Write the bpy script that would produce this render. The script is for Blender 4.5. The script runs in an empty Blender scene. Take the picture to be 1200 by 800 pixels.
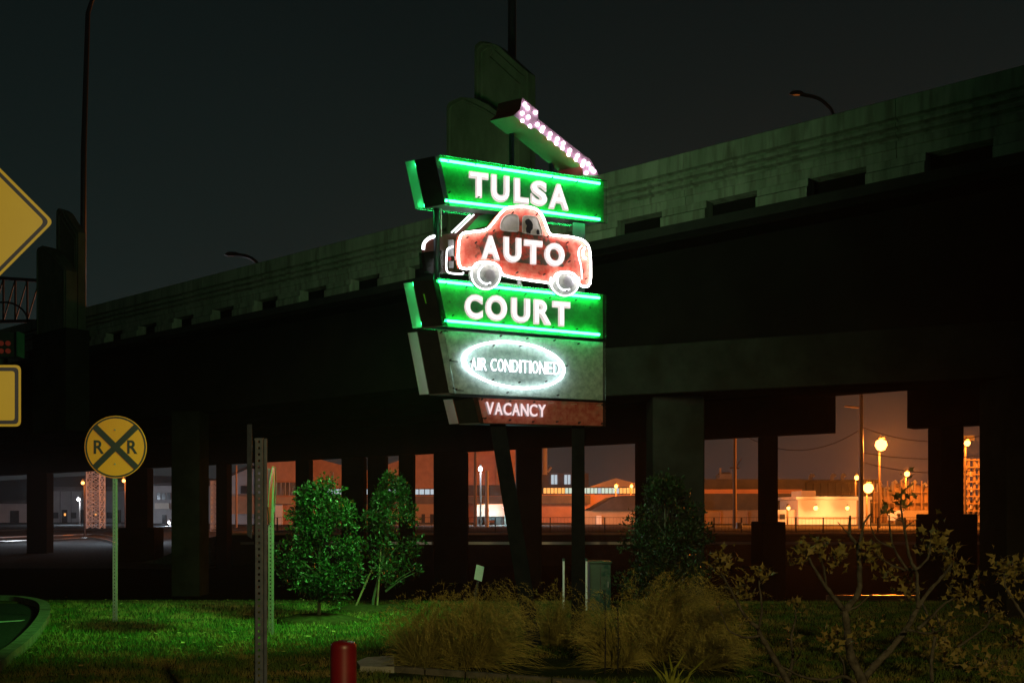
import bpy, math, random
import numpy as np
from mathutils import Vector, Matrix, Euler
random.seed(7); RNG = np.random.default_rng(11)
PI = math.pi
sc = bpy.context.scene
C = sc.collection
F = 1167.0; EYE = 1.6; HOR = 600.0
# ------------------------------------------------------------------ camera
cam = bpy.data.objects.new('camera', bpy.data.cameras.new('camera')); C.objects.link(cam)
cam.data.sensor_width = 36; cam.data.lens = F/1200*36
cam.data.shift_y = (HOR-400)/1200
cam.location = (0, 0, EYE); cam.rotation_euler = (PI/2, 0, 0)
cam.data.clip_start = .05; cam.data.clip_end = 3000
sc.camera = cam
sc.view_settings.view_transform = 'Standard'; sc.view_settings.look = 'None'
sc.view_settings.exposure = 0; sc.view_settings.gamma = 1
sc.render.engine = 'CYCLES'
sc.cycles.use_denoising = True
sc.cycles.max_bounces = 5; sc.cycles.diffuse_bounces = 2; sc.cycles.glossy_bounces = 2
sc.cycles.transparent_max_bounces = 12; sc.cycles.volume_bounces = 0
sc.cycles.sample_clamp_indirect = 4; sc.cycles.caustics_reflective = False; sc.cycles.caustics_refractive = False
# ------------------------------------------------------------------ night sky: city skyglow, brighter towards the horizon
W = bpy.data.worlds.new('World'); sc.world = W; W.use_nodes = True
nt = W.node_tree; nt.nodes.clear()
tc = nt.nodes.new('ShaderNodeTexCoord'); sx = nt.nodes.new('ShaderNodeSeparateXYZ')
rp = nt.nodes.new('ShaderNodeValToRGB'); bg = nt.nodes.new('ShaderNodeBackground'); wo = nt.nodes.new('ShaderNodeOutputWorld')
nz = nt.nodes.new('ShaderNodeTexNoise'); nz.inputs['Scale'].default_value = 2.2; nz.inputs['Detail'].default_value = 5
mx = nt.nodes.new('ShaderNodeMix'); mx.data_type = 'RGBA'; mx.blend_type = 'MULTIPLY'; mx.inputs[0].default_value = .25
nt.links.new(tc.outputs['Generated'], sx.inputs[0]); nt.links.new(sx.outputs['Z'], rp.inputs[0])
nt.links.new(tc.outputs['Generated'], nz.inputs[0])
cr = rp.color_ramp
cr.elements[0].position = 0; cr.elements[0].color = (.022, .024, .027, 1)
cr.elements[1].position = 1; cr.elements[1].color = (.0028, .0042, .0042, 1)
for p_, c_ in ((.10, (.0112, .0180, .0165)), (.22, (.0070, .0140, .0128)), (.45, (.0040, .0078, .0076))):
    e_ = cr.elements.new(p_); e_.color = (*c_, 1)
nt.links.new(rp.outputs[0], mx.inputs[6]); nt.links.new(nz.outputs['Fac'], mx.inputs[7])
nt.links.new(mx.outputs[2], bg.inputs[0]); nt.links.new(bg.outputs[0], wo.inputs[0])
bg.inputs[1].default_value = 1.0

# ------------------------------------------------------------------ helpers
def P(px, py, Y): return Vector(((px-600)/F*Y, Y, EYE+(HOR-py)/F*Y))
def G(px, py, z=0):            # where a pixel ray meets height z
    Y = (EYE-z)*F/(py-HOR); return Vector(((px-600)/F*Y, Y, z))
class MB:
    def __init__(s): s.v = []; s.f = []
    def add(s, vs, fs):
        n = len(s.v); s.v += [tuple(v) for v in vs]; s.f += [tuple(i+n for i in f) for f in fs]; return s
    def box(s, a, b):
        (x0, y0, z0), (x1, y1, z1) = a, b
        return s.hexa([(x0,y0,z0),(x1,y0,z0),(x1,y1,z0),(x0,y1,z0),(x0,y0,z1),(x1,y0,z1),(x1,y1,z1),(x0,y1,z1)])
    def hexa(s, v): return s.add(v, [(3,2,1,0),(4,5,6,7),(0,1,5,4),(1,2,6,5),(2,3,7,6),(3,0,4,7)])
    def obox(s, c, ax, ay, az, hx, hy, hz):
        c = Vector(c); ax, ay, az = Vector(ax)*hx, Vector(ay)*hy, Vector(az)*hz
        return s.hexa([c-ax-ay-az, c+ax-ay-az, c+ax+ay-az, c-ax+ay-az, c-ax-ay+az, c+ax-ay+az, c+ax+ay+az, c-ax+ay+az])
    def loft(s, A, B, capA=True, capB=True):
        n = len(A); fs = [(i, (i+1) % n, n+(i+1) % n, n+i) for i in range(n)]
        if capA: fs.append(tuple(range(n-1, -1, -1)))
        if capB: fs.append(tuple(range(n, 2*n)))
        return s.add(list(A)+list(B), fs)
    def tube(s, pts, r, n=6, closed=False):
        pts = [Vector(p) for p in pts]; m = len(pts)
        rs = r if isinstance(r, (list, tuple)) else [r]*m
        base = len(s.v); ref = None
        for i, p in enumerate(pts):
            if closed: t = pts[(i+1) % m]-pts[i-1]
            else: t = pts[min(i+1, m-1)]-pts[max(i-1, 0)]
            t = t.normalized() if t.length > 1e-9 else Vector((0, 0, 1))
            if ref is None: ref = t.orthogonal().normalized()
            ref = (ref-t*ref.dot(t)); ref = ref.normalized() if ref.length > 1e-6 else t.orthogonal().normalized()
            b = t.cross(ref)
            for k in range(n):
                a = 2*PI*k/n; s.v.append(tuple(p+(ref*math.cos(a)+b*math.sin(a))*rs[i]))
        for i in range(m if closed else m-1):
            j = (i+1) % m
            for k in range(n):
                k2 = (k+1) % n; s.f.append((base+i*n+k, base+i*n+k2, base+j*n+k2, base+j*n+k))
        if not closed:
            s.f.append(tuple(base+k for k in range(n-1, -1, -1))); s.f.append(tuple(base+(m-1)*n+k for k in range(n)))
        return s
    def lathe(s, prof, c=(0, 0, 0), n=16):
        c = Vector(c); base = len(s.v)
        for r, z in prof:
            for k in range(n): s.v.append(tuple(c+Vector((r*math.cos(2*PI*k/n), r*math.sin(2*PI*k/n), z))))
        for i in range(len(prof)-1):
            for k in range(n):
                k2 = (k+1) % n; s.f.append((base+i*n+k, base+i*n+k2, base+(i+1)*n+k2, base+(i+1)*n+k))
        s.f.append(tuple(base+k for k in range(n-1, -1, -1))); s.f.append(tuple(base+(len(prof)-1)*n+k for k in range(n)))
        return s
    def mesh(s, name, m, smooth=False):
        me = bpy.data.meshes.new(name); me.from_pydata(s.v, [], s.f); me.materials.append(m)
        if smooth: me.polygons.foreach_set('use_smooth', [True]*len(me.polygons))
        me.update(); return me
    def build(s, name, m, parent=None, smooth=False, bevel=0):
        o = bpy.data.objects.new(name, s.mesh(name, m, smooth)); C.objects.link(o)
        if bevel:
            b = o.modifiers.new('bevel', 'BEVEL'); b.width = bevel; b.segments = 2; b.limit_method = 'ANGLE'
        if parent is not None: attach(o, parent)
        return o
def attach(o, parent):
    o.parent = parent
    M = Matrix.Identity(4); q = parent
    while q is not None: M = q.matrix_basis if q is parent and q.parent is None else M; q = q.parent
    loc = world_loc(parent); o.matrix_parent_inverse = Matrix.Translation(-loc)
def world_loc(o):
    while o.parent is not None: o = o.parent
    return o.location.copy() if o.type == 'EMPTY' else Vector((0, 0, 0))
# parents below are never rotated, and parts of parts have identity transforms, so translation is all there is
def attach(o, parent):
    o.parent = parent
    if parent.parent is None and parent.type == 'EMPTY': o.matrix_parent_inverse = Matrix.Translation(-parent.location)
def tag(o, label=None, cat=None, group=None, kind=None):
    if label: o['label'] = label
    if cat: o['category'] = cat
    if group: o['group'] = group
    if kind: o['kind'] = kind
    return o
def thing(name, loc, label, cat, group=None):
    o = bpy.data.objects.new(name, None); C.objects.link(o); o.location = Vector(loc); o.empty_display_size = .2
    return tag(o, label, cat, group)
def inst(name, me, loc, parent, rot=None, scale=None):
    o = bpy.data.objects.new(name, me); C.objects.link(o); o.location = loc
    if rot is not None: o.rotation_euler = rot
    if scale is not None: o.scale = scale
    attach(o, parent); return o
# ------------------------------------------------------------------ materials
def mat(name, c1, c2=None, rough=.7, scale=3, detail=6, lo=.35, hi=.65, bump=0, bscale=None, metal=0, stretch=None, spec=.5, c3=None, s3=.6, t3=(.55, .7)):
    m = bpy.data.materials.new(name); m.use_nodes = True; t = m.node_tree; b = t.nodes['Principled BSDF']
    b.inputs['Roughness'].default_value = rough; b.inputs['Metallic'].default_value = metal
    b.inputs['Specular IOR Level'].default_value = spec
    b.inputs['Base Color'].default_value = (*c1, 1)
    geo = t.nodes.new('ShaderNodeNewGeometry'); mp = t.nodes.new('ShaderNodeMapping')
    t.links.new(geo.outputs['Position'], mp.inputs[0])
    if stretch: mp.inputs['Scale'].default_value = stretch
    if c2 is not None:
        n = t.nodes.new('ShaderNodeTexNoise'); n.inputs['Scale'].default_value = scale; n.inputs['Detail'].default_value = detail
        n.inputs['Roughness'].default_value = .65
        r = t.nodes.new('ShaderNodeValToRGB'); r.color_ramp.elements[0].position = lo; r.color_ramp.elements[1].position = hi
        r.color_ramp.elements[0].color = (*c1, 1); r.color_ramp.elements[1].color = (*c2, 1)
        t.links.new(mp.outputs[0], n.inputs[0]); t.links.new(n.outputs['Fac'], r.inputs[0]); out = r.outputs[0]
        if c3 is not None:
            n3 = t.nodes.new('ShaderNodeTexNoise'); n3.inputs['Scale'].default_value = s3; n3.inputs['Detail'].default_value = 8
            t.links.new(mp.outputs[0], n3.inputs[0])
            mr = t.nodes.new('ShaderNodeMapRange'); mr.inputs[1].default_value, mr.inputs[2].default_value = t3
            t.links.new(n3.outputs['Fac'], mr.inputs[0])
            mm = t.nodes.new('ShaderNodeMix'); mm.data_type = 'RGBA'; t.links.new(mr.outputs[0], mm.inputs[0])
            t.links.new(out, mm.inputs[6]); mm.inputs[7].default_value = (*c3, 1); out = mm.outputs[2]
        t.links.new(out, b.inputs['Base Color'])
    if bump:
        n2 = t.nodes.new('ShaderNodeTexNoise'); n2.inputs['Scale'].default_value = bscale or scale*4; n2.inputs['Detail'].default_value = 8
        t.links.new(mp.outputs[0], n2.inputs[0])
        bp = t.nodes.new('ShaderNodeBump'); bp.inputs['Strength'].default_value = bump; bp.inputs['Distance'].default_value = .02
        t.links.new(n2.outputs['Fac'], bp.inputs['Height']); t.links.new(bp.outputs[0], b.inputs['Normal'])
    return m
def emit(name, c, s):
    m = bpy.data.materials.new(name); m.use_nodes = True; t = m.node_tree; t.nodes.clear()
    e = t.nodes.new('ShaderNodeEmission'); o = t.nodes.new('ShaderNodeOutputMaterial')
    e.inputs[0].default_value = (*c, 1); e.inputs[1].default_value = s; t.links.new(e.outputs[0], o.inputs[0]); return m
def clear(name, tint, fac, rough=.05):
    m = bpy.data.materials.new(name); m.use_nodes = True; t = m.node_tree; t.nodes.clear()
    a = t.nodes.new('ShaderNodeBsdfTransparent'); a.inputs[0].default_value = (*tint, 1)
    g = t.nodes.new('ShaderNodeBsdfGlossy'); g.inputs['Roughness'].default_value = rough
    lw = t.nodes.new('ShaderNodeFresnel'); lw.inputs[0].default_value = 1.4
    ml = t.nodes.new('ShaderNodeMath'); ml.operation = 'MULTIPLY'; ml.inputs[1].default_value = fac
    mx = t.nodes.new('ShaderNodeMixShader'); o = t.nodes.new('ShaderNodeOutputMaterial')
    t.links.new(lw.outputs[0], ml.inputs[0]); t.links.new(ml.outputs[0], mx.inputs[0]); t.links.new(a.outputs[0], mx.inputs[1]); t.links.new(g.outputs[0], mx.inputs[2])
    t.links.new(mx.outputs[0], o.inputs[0]); return m
M = {}
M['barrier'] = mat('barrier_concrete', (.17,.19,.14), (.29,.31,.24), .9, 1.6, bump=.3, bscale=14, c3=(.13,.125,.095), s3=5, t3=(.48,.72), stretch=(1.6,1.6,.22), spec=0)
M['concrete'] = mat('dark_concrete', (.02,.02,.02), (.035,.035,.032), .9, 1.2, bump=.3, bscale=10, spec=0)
M['soffit'] = mat('shade_dark_concrete', (.006,.006,.006), (.012,.011,.010), .95, 1.0, bump=.2, spec=0)  # near-black colour carries the shade below the deck
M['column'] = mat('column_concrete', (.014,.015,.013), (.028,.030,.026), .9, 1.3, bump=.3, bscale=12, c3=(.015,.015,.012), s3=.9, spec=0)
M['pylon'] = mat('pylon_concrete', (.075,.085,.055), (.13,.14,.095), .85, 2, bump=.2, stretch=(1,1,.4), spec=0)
M['black'] = mat('black_paint', (.012,.012,.013), (.02,.02,.02), .5, 5)
M['bolt'] = mat('bolt_metal', (.006,.004,.003), None, .6)
M['polemetal'] = mat('pole_steel', (.015,.02,.028), (.022,.028,.036), .5, 4, metal=.3)
M['galv'] = mat('galvanised_steel', (.14,.15,.148), (.22,.23,.225), .55, 30, metal=.3, bump=.1)
M['yellow'] = mat('yellow_sheeting', (.82,.185,.001), (.85,.205,.002), .45, 2)
M['yellow2'] = mat('bright_yellow_sheeting', (.78,.52,.001), (.82,.56,.002), .45, 2)
M['signblack'] = mat('black_print', (.012,.012,.01), None, .5)
M['greenface'] = mat('green_enamel', (.008,.16,.035), (.020,.28,.075), .45, 9, bump=.05, c3=(.02,.05,.02), s3=22, t3=(.62,.75))
M['side'] = mat('dark_cabinet_side', (.012,.018,.016), (.022,.03,.026), .55, 8)
M['under'] = mat('cabinet_underside', (.16,.17,.17), (.24,.25,.25), .5, 10)
M['alu'] = mat('weathered_aluminium_face', (.20,.32,.31), (.40,.58,.56), .5, 16, c3=(.17,.10,.05), s3=5, t3=(.66,.8))
M['redface'] = mat('worn_red_face', (.42,.05,.035), (.60,.20,.16), .55, 14, c3=(.30,.22,.18), s3=6, t3=(.56,.72))
M['carred'] = mat('worn_red_car_paint', (.82,.085,.050), (.92,.30,.21), .45, 12, c3=(.07,.055,.04), s3=9, t3=(.60,.70))
M['cardark'] = mat('rubbed_patch', (.09,.075,.05), (.60,.07,.04), .6, 11, lo=.46, hi=.58)
M['carside'] = mat('dark_red_metal', (.07,.012,.012), (.10,.02,.018), .4, 8)
M['arrowred'] = mat('arrow_red_metal', (.22,.018,.015), (.30,.03,.025), .5, 8)
M['arrowface'] = mat('arrow_face', (.34,.17,.22), (.42,.24,.30), .5, 16)
M['windowpaint'] = mat('window_paint', (.66,.70,.68), (.80,.82,.80), .5, 22)
M['wheelpaint'] = mat('worn_wheel_paint', (.20,.24,.22), (.42,.45,.42), .55, 26)
M['silver'] = mat('silver_trim', (.35,.38,.42), (.45,.47,.5), .35, 12, metal=.5)
M['leg'] = mat('sign_leg_steel', (.010,.016,.020), (.016,.024,.028), .5, 6, spec=0)
M['post2'] = mat('blue_grey_post', (.07,.09,.11), (.11,.13,.15), .5, 6)
M['neon_green'] = emit('green_neon', (.022,1,.20), 34)
M['neon_white'] = emit('white_neon', (1,.95,.97), 10)
M['neon_car'] = emit('car_neon', (1,.88,.88), 11)
M['neon_dim'] = emit('dim_white_neon', (.95,.97,1), 3.5)
M['letter'] = emit('lit_letter', (1,.84,.80), 1.0)
t = M['letter'].node_tree; n_ = t.nodes.new('ShaderNodeTexNoise'); n_.inputs['Scale'].default_value = 6; g_ = t.nodes.new('ShaderNodeNewGeometry'); r_ = t.nodes.new('ShaderNodeMapRange')
r_.inputs[1].default_value, r_.inputs[2].default_value, r_.inputs[3].default_value, r_.inputs[4].default_value = .3, .7, .78, 1.08
t.links.new(g_.outputs['Position'], n_.inputs[0]); t.links.new(n_.outputs['Fac'], r_.inputs[0]); t.links.new(r_.outputs[0], next(q for q in t.nodes if q.type == 'EMISSION').inputs[1])
M['lettercore'] = emit('letter_tube', (1,.93,.90), 1.5)
M['neon_text'] = emit('neon_text', (.9,.96,1), 3)
M['neon_text2'] = emit('neon_text_pink', (1,.74,.76), 1.1)
M['bulb'] = emit('white_bulb', (.90,.84,1), 20)
M['cover'] = clear('clear_plastic', (.93,.96,.95), .9)
M['coveredge'] = clear('clear_plastic_edge', (.55,.75,.68), 1.5, .2)
m = bpy.data.materials.new('milky_plastic'); m.use_nodes = True; t = m.node_tree; t.nodes.clear()
a_ = t.nodes.new('ShaderNodeBsdfTranslucent'); a_.inputs[0].default_value = (.8,.85,.85,1); b_ = t.nodes.new('ShaderNodeBsdfDiffuse'); b_.inputs[0].default_value = (.5,.52,.55,1)
c_ = t.nodes.new('ShaderNodeMixShader'); c_.inputs[0].default_value = .3; o_ = t.nodes.new('ShaderNodeOutputMaterial')
t.links.new(a_.outputs[0], c_.inputs[1]); t.links.new(b_.outputs[0], c_.inputs[2]); t.links.new(c_.outputs[0], o_.inputs[0]); M['endstrip'] = m
M['ground'] = mat('soil_and_turf', (.018,.030,.010), (.035,.045,.018), .95, 2.5, bump=.5, bscale=30, spec=0)
M['ballast'] = mat('ballast_gravel', (.035,.035,.036), (.09,.09,.088), .95, 9, bump=.9, bscale=25, spec=0)
M['asphalt'] = mat('asphalt', (.022,.022,.023), (.035,.035,.034), .85, 20, bump=.3, spec=0)
M['kerb'] = mat('kerb_concrete', (.09,.09,.07), (.16,.155,.125), .9, 7, bump=.3, spec=0)
M['paint'] = mat('road_paint', (.35,.35,.33), (.5,.5,.48), .7, 12)
M['grass'] = mat('lawn_grass', (.035,.095,.014), (.085,.15,.025), .8, 1.1, spec=.2, c3=(.24,.20,.06), s3=2.3, t3=(.46,.64))
M['plume'] = mat('straw_grass', (.15,.15,.034), (.46,.39,.10), .8, 5, spec=.2)
M['plume2'] = mat('olive_grass', (.14,.15,.038), (.34,.30,.085), .8, 6, spec=.2)
M['leaf'] = mat('glossy_leaf', (.004,.014,.004), (.018,.050,.010), .42, 7, spec=.4)
M['leaf2'] = mat('yellow_green_leaf', (.13,.115,.025), (.24,.18,.05), .6, 6, spec=.3)
M['yucca'] = mat('yucca_leaf', (.16,.2,.02), (.25,.28,.04), .6, 6, spec=.3)
M['bark'] = mat('grey_bark', (.045,.042,.032), (.12,.11,.085), .9, 14, bump=.5, spec=0)
M['bark2'] = mat('green_bark', (.045,.06,.04), (.07,.085,.055), .8, 14)
M['dirt'] = mat('mulch', (.03,.027,.012), (.06,.05,.022), .95, 14, bump=.6, spec=0)
M['bollard'] = mat('bollard_red', (.14,.004,.007), (.19,.008,.011), .4, 6)
M['rail'] = mat('rail_steel', (.30,.28,.26), None, .3, metal=.9)
M['util'] = mat('utility_green', (.014,.05,.034), (.022,.07,.045), .5, 4)
M['w_pale'] = mat('pale_siding', (.32,.34,.36), (.42,.43,.44), .8, .6)
M['w_brick'] = mat('brown_brick', (.34,.17,.09), (.46,.23,.12), .85, 1.5, bump=.3)
M['w_stucco'] = mat('ochre_stucco', (.30,.22,.13), (.38,.28,.17), .85, .8)
M['w_pink'] = mat('pink_siding', (.42,.22,.14), (.52,.28,.18), .85, .8)
M['w_white'] = mat('white_wall', (.60,.57,.50), (.72,.68,.60), .7, .5)
M['roof'] = mat('dark_roof', (.035,.037,.04), (.06,.06,.062), .85, 1.2, spec=0)
M['roofmid'] = mat('grey_roof', (.10,.10,.11), (.15,.15,.155), .85, 1.0, spec=0)
M['glass_dark'] = mat('dark_glazing', (.02,.025,.03), None, .2)
M['win_cool'] = emit('lit_window_cool', (.75,.9,1), .62)
M['win_warm'] = emit('lit_window_warm', (1,.42,.10), 1.3)
M['win_mint'] = emit('lit_window_mint', (.85,1,.80), .75)
M['tank'] = mat('tank_steel', (.28,.19,.13), (.42,.3,.2), .6, 1.2, stretch=(1,1,.3))
M['wood'] = mat('pole_wood', (.16,.11,.07), (.24,.17,.11), .9, 3, stretch=(1,1,.2))
M['sodium'] = emit('sodium_lamp', (1,.34,.07), 9)
M['mercury'] = emit('white_lamp', (.8,.9,1), 30)
M['cable'] = mat('cable', (.06,.05,.045), None, .6, spec=0)
M['hill'] = mat('far_hill', (.02,.022,.025), (.03,.032,.034), .95, .02)

def lamp(kind, loc, power, col, radius=.15, parent=None, aim=None, size=60, blend=.5):
    l = bpy.data.lights.new('light', kind); l.energy = power; l.color = col
    o = bpy.data.objects.new('light', l); C.objects.link(o); o.location = Vector(loc)
    if kind in ('POINT', 'SPOT'): l.shadow_soft_size = radius
    if kind == 'SPOT': l.spot_size = math.radians(size); l.spot_blend = blend
    if aim is not None: o.rotation_euler = (Vector(aim)-Vector(loc)).to_track_quat('-Z', 'Y').to_euler()
    if parent is not None: attach(o, parent)
    return o

# ================================================================== GROUND
def gz(X, Y):
    if Y < 17.5: return 0.0
    def sm(a, b, t): t = min(1, max(0, (t-a)/(b-a))); return t*t*(3-2*t)
    base = -.8*sm(17.5, 21.5, Y)
    left = base + sm(34, 100, Y)*1.25 if Y > 34 else base
    right = base + (1.4 if Y >= 45 else 0)
    k = sm(-17, -13, X)
    return left*(1-k)+right*k
def grid(xs, ys, name, m, dz=0):
    vs = [(x, y, gz(x, y)+dz) for y in ys for x in xs]; nx = len(xs)
    fs = [(j*nx+i, j*nx+i+1, (j+1)*nx+i+1, (j+1)*nx+i) for j in range(len(ys)-1) for i in range(nx-1)]
    b = MB(); b.add(vs, fs); return b.build(name, m, smooth=False)
xs = [-1500, -300, -120, -70, -45, -30, -24, -20, -17, -16, -15, -14, -13, -10, -7, -4, 0, 4, 8, 12, 18, 26, 45, 80, 300, 1500]
g1 = grid(xs, [-40, -10, 0, 5, 9, 13, 17.5], 'ground', M['ground']); tag(g1, kind='structure')
M['shade_dirt'] = mat('shade_dark_ground', (.004,.004,.004), (.010,.009,.008), .95, 7, bump=.6, spec=0)  # shade under the overpass put into the ground colour
M['shade_wall'] = mat('shade_dark_wall', (.010,.009,.008), (.020,.018,.016), .95, 2, bump=.3, spec=0)  # wall face coloured dark to hold the shade below the yard
tag(grid(xs, [17.5, 18.3, 19, 19.8, 20.6, 21.5, 26, 34], 'ground_under_overpass', M['shade_dirt']), kind='structure')
xl = [x for x in xs if x <= -13]; xr = [x for x in xs if x >= -13]
tag(grid(xl, [34, 38, 41.9], 'ground_before_yard', M['shade_dirt']), kind='structure')
tag(grid(xl, [41.9, 44.99, 45, 50, 60, 70, 85, 100, 140, 300, 1500], 'rail_yard_ground', M['ballast']), kind='structure')
tag(grid(xr, [34, 38, 44.99], 'ground_before_wall', M['shade_dirt']), kind='structure')
tag(grid(xr, [45, 50, 60, 70, 85, 100, 140, 300, 1500], 'yard_ground', M['ballast']), kind='structure')
# retaining ledge lip along the raised yard
rw = MB().box((-13.2, 44.75, -.8), (60, 45.0, .585)).build('retaining_wall', M['shade_wall']); MB().box((-13.2, 44.70, .587), (60, 45.02, .67)).build('coping', M['w_brick'], rw)
tag(rw, 'long low concrete retaining wall under the orange lit yard', 'wall')
# far hill line
hb = MB(); pts = []
for i in range(61):
    x = -900+i*30; pts.append((x, 900, 16+14*math.sin(i*.35+1)*.5+10*math.sin(i*.13)+6))
hb.loft([(p[0], 900, -5) for p in pts]+[], [p for p in pts], False, False)
hb = MB(); n = len(pts)
hb.add([(p[0], 900, -5) for p in pts]+pts+[(p[0], 1000, -5) for p in pts],
       [(i, i+1, n+i+1, n+i) for i in range(n-1)]+[(n+i, n+i+1, 2*n+i+1, 2*n+i) for i in range(n-1)])
tag(hb.build('hills', M['hill']), kind='structure')
# lawn blades
def blades(name, m, n, area, h, w, seed, lab=None):
    r = np.random.default_rng(seed)
    X = []; Y = []
    while len(X) < n:
        x, y = area(r); X.append(x); Y.append(y)
    X = np.array(X); Y = np.array(Y); Z = np.array([gz(a, b) for a, b in zip(X, Y)])
    hh = h*r.uniform(.5, 1.25, n); th = r.uniform(0, 2*PI, n); lx = r.normal(0, .45, n)*hh; ly = r.normal(0, .45, n)*hh
    v = np.empty((n, 3, 3)); c, s_ = np.cos(th)*w/2, np.sin(th)*w/2
    v[:, 0] = np.stack([X-c, Y-s_, Z], 1); v[:, 1] = np.stack([X+c, Y+s_, Z], 1); v[:, 2] = np.stack([X+lx, Y+ly, Z+hh], 1)
    me = bpy.data.meshes.new(name); me.vertices.add(3*n); me.vertices.foreach_set('co', v.reshape(-1)); me.loops.add(3*n)
    me.loops.foreach_set('vertex_index', np.arange(3*n, dtype=np.int32)); me.polygons.add(n)
    me.polygons.foreach_set('loop_start', np.arange(0, 3*n, 3, dtype=np.int32)); me.materials.append(m); me.update(); me.validate()
    o = bpy.data.objects.new(name, me); C.objects.link(o); tag(o, lab, 'grass', kind='stuff'); return o
road_px = [(-60, 840), (0, 780), (20, 765), (40, 745), (52, 726), (50, 713), (32, 707), (0, 704.5), (-120, 703)]
road = [G(*p) for p in road_px]
def in_road(x, y):
    if x > -5.2: return False
    poly = [(p.x, p.y) for p in road]+[(-40, 18), (-40, 7)]
    ins = False; j = len(poly)-1
    for i in range(len(poly)):
        xi, yi = poly[i]; xj, yj = poly[j]
        if (yi > y) != (yj > y) and x < (xj-xi)*(y-yi)/(yj-yi)+xi: ins = not ins
        j = i
    return ins
def lawn_area(r):
    while True:
        y = 8.2+(r.random()**1.3)*10.3; x = r.uniform(-.53*y, .53*y)
        if not in_road(x, y) and not (-1.2 < x < 2.2 and 9.5 < y < 10.9): return x, y
blades('lawn', M['grass'], 130000, lawn_area, .055, .010, 5, 'short mown lawn around the sign and the young trees')
def litter():
    r = np.random.default_rng(77); mb = MB()
    for i in range(420):
        x, y = lawn_area(r); a = r.uniform(0, 6.28); L = r.uniform(.02, .05); d = Vector((math.cos(a), math.sin(a), r.uniform(-.2,.3)))*L; n_ = Vector((-math.sin(a), math.cos(a), r.uniform(-.3,.5)))*L*.4; c = Vector((x, y, .045))
        mb.add([c-d, c+n_, c+d, c-n_], [(0,1,2,3)])
    tag(mb.build('fallen_leaves', mat('dry_leaf', (.25,.17,.06), (.45,.33,.14), .8, 9)), 'scattered dry brown leaves lying on the lawn', 'leaves', kind='stuff')
litter()
# road at left with kerb and line
rb = MB(); poly = [(p.x, p.y, .006) for p in road]+[(-40, 18, .006), (-40, 7, .006)]
rb.add(poly, [tuple(range(len(poly)))]); tag(rb.build('road', M['asphalt']), kind='structure')
kb = thing('kerb', road[4], 'curved concrete kerb round the road end at far left', 'kerb')
def resamp(p, d):
    out = [p[0]]
    for a, b in zip(p, p[1:]):
        n_ = max(1, int((b-a).length/d)); out += [a+(b-a)*(k/n_) for k in range(1, n_+1)]
    return out
def catmull(pts, k=6):
    pts = [Vector(p) for p in pts]; q = [pts[0]*2-pts[1]]+pts+[pts[-1]*2-pts[-2]]; out = []
    for i in range(1, len(q)-2):
        a, b, c, d = q[i-1:i+3]
        for j in range(k):
            t = j/k; out.append(.5*((2*b)+(c-a)*t+(2*a-5*b+4*c-d)*t*t+(3*b-a-3*c+d)*t**3))
    out.append(pts[-1]); return out
kp = catmull(road, 4)
for i in range(0, len(kp)-2, 2):
    a, b, c = kp[i], kp[i+1], kp[i+2]
    seg = [a+(b-a)*.015, b, c-(c-b)*.015]
    L0 = []; L1 = []; 
    for q, t in zip(seg, (b-a, c-a, c-b)):
        t = t.normalized(); nn = Vector((t.y, -t.x, 0))*.075; L0.append(q-nn); L1.append(q+nn)
    k_ = MB()
    for j in range(2):
        z0, z1 = Vector((0, 0, -.02)), Vector((0, 0, .11))
        k_.hexa([L0[j]+z0, L1[j]+z0, L1[j+1]+z0, L0[j+1]+z0, L0[j]+z1, L1[j]+z1, L1[j+1]+z1, L0[j+1]+z1])
    k_.build('kerb_stone', M['kerb'], kb)
a, b = G(-40, 732), G(24, 728)
tag(MB().hexa([a+Vector((0,0,.010)), b+Vector((0,0,.010)), b+Vector((0,.13,.010)), a+Vector((0,.13,.010)), a+Vector((0,0,.014)), b+Vector((0,0,.014)), b+Vector((0,.13,.014)), a+Vector((0,.13,.014))]).build('road_line', M['paint']), kind='structure')
# footpath line beyond the lawn, concrete pad and thin kerb by the bollard
tag(MB().box((-14, 17.45, -.02), (-1.6, 17.75, .03)).build('path', M['dirt']), kind='structure')
p0, p1 = G(415, 778), G(458, 776)
pad = MB(); q = [G(418, 781), G(430, 776), G(462, 774), G(462, 788), G(422, 787)]
pad.loft([v+Vector((0,0,-.02)) for v in q], [v+Vector((0,0,.06)) for v in q]); tag(pad.build('concrete_pad', mat('pale_concrete', (.30,.32,.28), (.42,.44,.38), .9, 8, bump=.2, spec=0)), 'small pale concrete pad in the lawn beside the grass clump', 'concrete pad')
eg = thing('garden_edging', G(540, 793), 'thin pale concrete edging strip in front of the ornamental grass', 'edging')
ea, eb = G(452, 786.5), G(700, 806)
for i in range(5):
    s0, s1 = ea+(eb-ea)*(i/5+.004), ea+(eb-ea)*((i+1)/5-.004); w_ = Vector((0, .07, 0)); z_ = Vector((0, 0, .06)); d_ = Vector((0, 0, -.02))
    MB().hexa([s0+d_, s1+d_, s1+w_+d_, s0+w_+d_, s0+z_, s1+z_, s1+w_+z_, s0+w_+z_]).build('edging_stone', M['kerb'], eg)

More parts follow.
